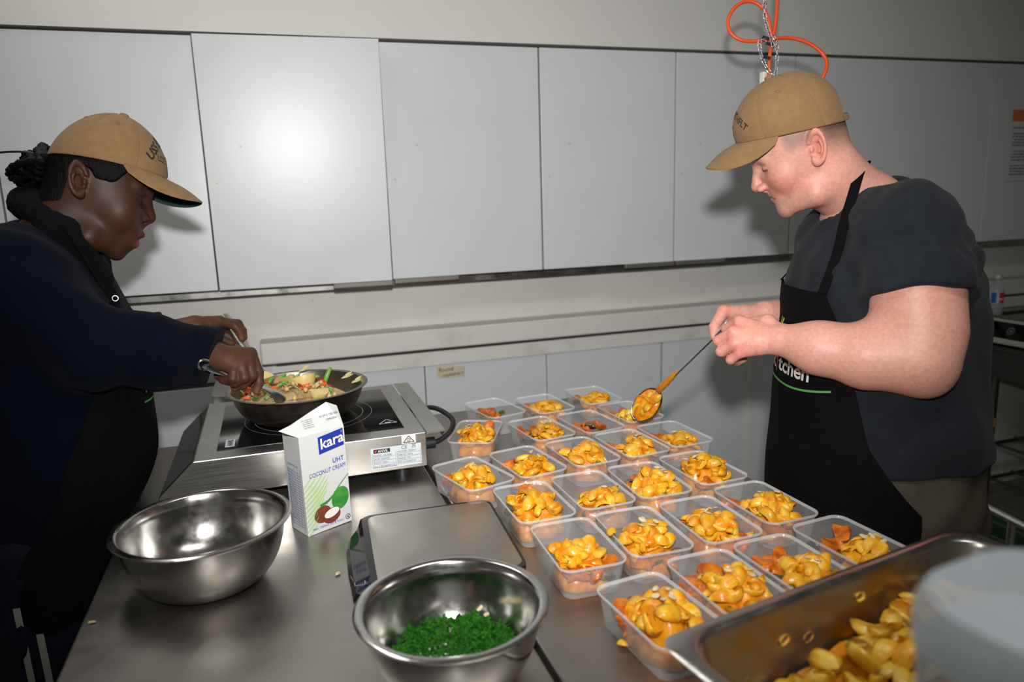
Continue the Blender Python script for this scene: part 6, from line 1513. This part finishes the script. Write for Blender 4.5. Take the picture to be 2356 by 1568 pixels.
# trousers, stripes, shoes
m_track = pm('navy_track', (.0040, .0065, .0160), .8, spec=.2); m_stripe = pm('grey_white_stripe', (.30, .30, .28), .7)
def fPants(p):
    d = np.maximum(sd_loft(p, TW)+.006, p[:, 2]-.90)
    for lg in wlegs: d = smin(d, chain(p, lg, [.110, .088, .066], .02), .04)
    return np.maximum(d+folds(p, .6), .06-p[:, 2]).astype(np.float32)
VP, FP = polygonize(fPants, (-.78, YW-.30, .04), (-.25, YW+.30, .92), .009); VP = relax(VP, FP, 1); pchild('trousers', VP, FP, m_track, None, 'navy track trousers with pale side stripes', woman, WO)
lg = wlegs[0]
for k, x0 in enumerate((-.016, .012)):
    mb = MB(); P = []
    for z in np.linspace(.12, .80, 24):
        c = np.array([np.interp(z, [.08, .5, .88], [lg[2][i], lg[1][i], lg[0][i]]) for i in range(2)]); r = np.interp(z, [.08, .5, .88], [.066, .088, .110])+.004
        row = []
        for w_ in (-.006, .006):
            a = -math.pi/2+.10+(x0+w_)/r; row.append(np.array([c[0]+r*math.cos(a), c[1]+r*math.sin(a), z])-WO)
        P.append(row)
    mb.grid(P); mb.build('side_stripe', m_stripe, woman, smooth=True)
for s, lg in zip((-1, 1), wlegs):
    ft = lg[2]; R = []
    for t, wd, ht in ((-.06, .026, .06), (-.02, .036, .085), (.06, .040, .065), (.13, .042, .05), (.17, .030, .035), (.185, .012, .02)): R.append([np.array([ft[0], ft[1], 0])+fW*t+lW*wd*math.cos(a)+np.array([0, 0, max(ht*.5+ht*.5*math.sin(a), 0)])-WO for a in np.linspace(0, 2*math.pi, 14, endpoint=False)])
    MB().loft(R).build('shoe', m_black, woman, smooth=50)
# apron
TAW = {'z': np.concatenate([[.50], TW['z'][TW['z'] > .62]]), 'F': fW, 'L': lW}
for k in 'xyab': TAW[k] = np.concatenate([[TW[k][0]], TW[k][TW['z'] > .62]])
zbib = 1.285
mb = apron_mesh(TAW, [.74, .86, .95, 1.05, 1.18, zbib], [88, 88, 86, 80, 60, 42], .020, spread=.0, ripple=.003); mb.v = [tuple(np.array(v)-WO) for v in mb.v]; apw = mb.build('apron', m_apron, woman, smooth=40); apw['label'] = 'black bib apron with a green printed line'
b1 = ap_pt(TAW, zbib, -40, .022); b2 = ap_pt(TAW, zbib, 40, .022)
stp = [b1, W(262, 690, 1.400), W(235, 645, 1.385), W(205, 595, 1.370), W(165, 530, 1.355), W(110, 470, 1.385), W(88, 448, 1.52), W(120, 470, 1.60), W(180, 560, 1.62), W(250, 660, 1.61), b2]
mb = strap_mesh(stp, .010, lambda p: np.array([-.43, YW, p[2]-.03])); mb.v = [tuple(np.array(v)-WO) for v in mb.v]; mb.build('neck_strap', m_apron, apw, smooth=40)
gr = W(265, 686, 1.395)-WO; v_ = -ray(265, 686); v_ /= np.linalg.norm(v_); e1 = np.cross(v_, [0, 0, 1]); e1 /= np.linalg.norm(e1); e2 = np.cross(v_, e1); MB().tube([gr+e1*.0052*math.cos(a)+e2*.0052*math.sin(a) for a in np.linspace(0, 6.283, 16, endpoint=False)], .0016, 6, closed=True).build('grommet', m_chain, apw, smooth=True)
apron_print(TAW, woman, WO, .022, float(W(342, 898, 1.5)[2]), .90, apw, .0232)
# hair under the cap, braids at the back
m_hair = pm('black_hair', (.0014, .0012, .0011), .6, spec=.15, bump=(300, .9, .003, (1, 1, .25)))
def fHair(p):
    q = p.copy(); q[:, 1] = np.abs(q[:, 1])
    d = sd_ell(q, PW_['cr_c'], np.array(PW_['cr_r'])+.005); d = d+.0005*np.sin(420*q[:, 0]+160*q[:, 2])
    nkh = chain(q, [np.array((-.024, 0, .0), np.float32), np.array((-.024, 0, -.060), np.float32)], [.058, .058], .01); d = smin(d, smax(nkh, q[:, 0]+.034, .006), .012)
    front = q[:, 0]-(.050+.5*(q[:, 2]-.045)); low = -.028-.45*np.minimum(q[:, 0]+.02, 0)*-1-q[:, 2]
    earcut = -(sd_ell(q, (-.012, .085, .002), (.024, .03, .040))); low2 = np.where(q[:, 0] > -.035, .022-q[:, 2], low)
    return smax(smax(smax(d, front, .006), low2, .01), earcut, .004).astype(np.float32)
V_, F_h = polygonize(fHair, (-.115, -.09, -.08), (.09, .09, .16), .003); pchild('hair', HW.w(V_), F_h, m_hair, None, 'short black hair under the cap', woman, WO)
g = np.random.RandomState(21)
nape = HW.w((-.092, 0, .030))
for i in range(13):
    a0 = HW.w((-.088+.004*g.rand(), g.uniform(-.05, .045), g.uniform(.0, .05)))
    bx_, by_ = [(22, 398), (38, 388), (55, 372), (72, 360), (92, 352), (108, 342), (40, 410), (60, 420), (85, 425), (100, 400), (80, 385), (65, 398), (118, 370)][i]
    tipp = W(bx_, by_, 1.47+g.uniform(-.035, .045)); mid = (a0+tipp)/2+np.array([-.01, g.uniform(-.02, .02), .012+g.uniform(-.01, .015)])
    back = tipp+np.array([.012, g.uniform(-.012, .012), -.014]); end = (a0*.55+tipp*.45)+np.array([0, g.uniform(-.02, .02), -.018])
    pth = catmull([a0, mid, tipp, back, end], 10); n = len(pth)
    rd = [(.0072 if k < n*.85 else .0072*(n-k)/(n*.15)+.001)*(1+.22*math.sin(k*1.55)) for k in range(n)]
    mb = MB().tube([p-WO for p in pth], rd, 7); mb.build('braid', m_hair, woman, smooth=True)
mb = MB().tube([p-WO for p in catmull([W(118, 372, 1.45), W(95, 358, 1.44), W(60, 350, 1.43), W(20, 349, 1.43), W(-20, 353, 1.43)], 8)], .0022, 6); mb.build('hair_band', m_black, woman, smooth=True)
CWm = Cap(HW, (.0150, .0570), (.1020, .0850), .11, .168, False); CWm.bl, CWm.bd, CWm.bc, CWm.seam = .0735, .020, .72, m_kseam
CWm.pf, CWm.pb = 1.55, 1.55
capw = CWm.build('cap', 'khaki baseball cap with ship name embroidery', woman, m_khaki, m_under, [('USS BLUE RIDGE', 0, .062, .0235, .085, dict(bold=.03)), ('LCC', -.040, .028, .0165, 0, dict(bold=.015)), ('19', .040, .028, .0165, 0, dict(bold=.015))])
capw.location = -Vector(WO)
# round emblem on the cap front
mbs = MB(); n = 20
vv = [(0, 0)]+[(math.cos(2*math.pi*k/n), math.sin(2*math.pi*k/n)) for k in range(n)]
def capxy(x, y, off): return HW.w(CWm.surf(x/(CWm.ax[0]*.93), min(max(y/(CWm.top-CWm.c[1]-.015), 0), .9), off))
mbs.add([capxy(.0135*x, .027+.020*y, .0009) for x, y in vv], [(0, 1+k, 1+(k+1) % n) for k in range(n)]); mbs.build('emblem', pm('emblem_navy', (.03, .035, .07), .8, noise=(300, (.35, .25, .20), .5, .6)), capw)
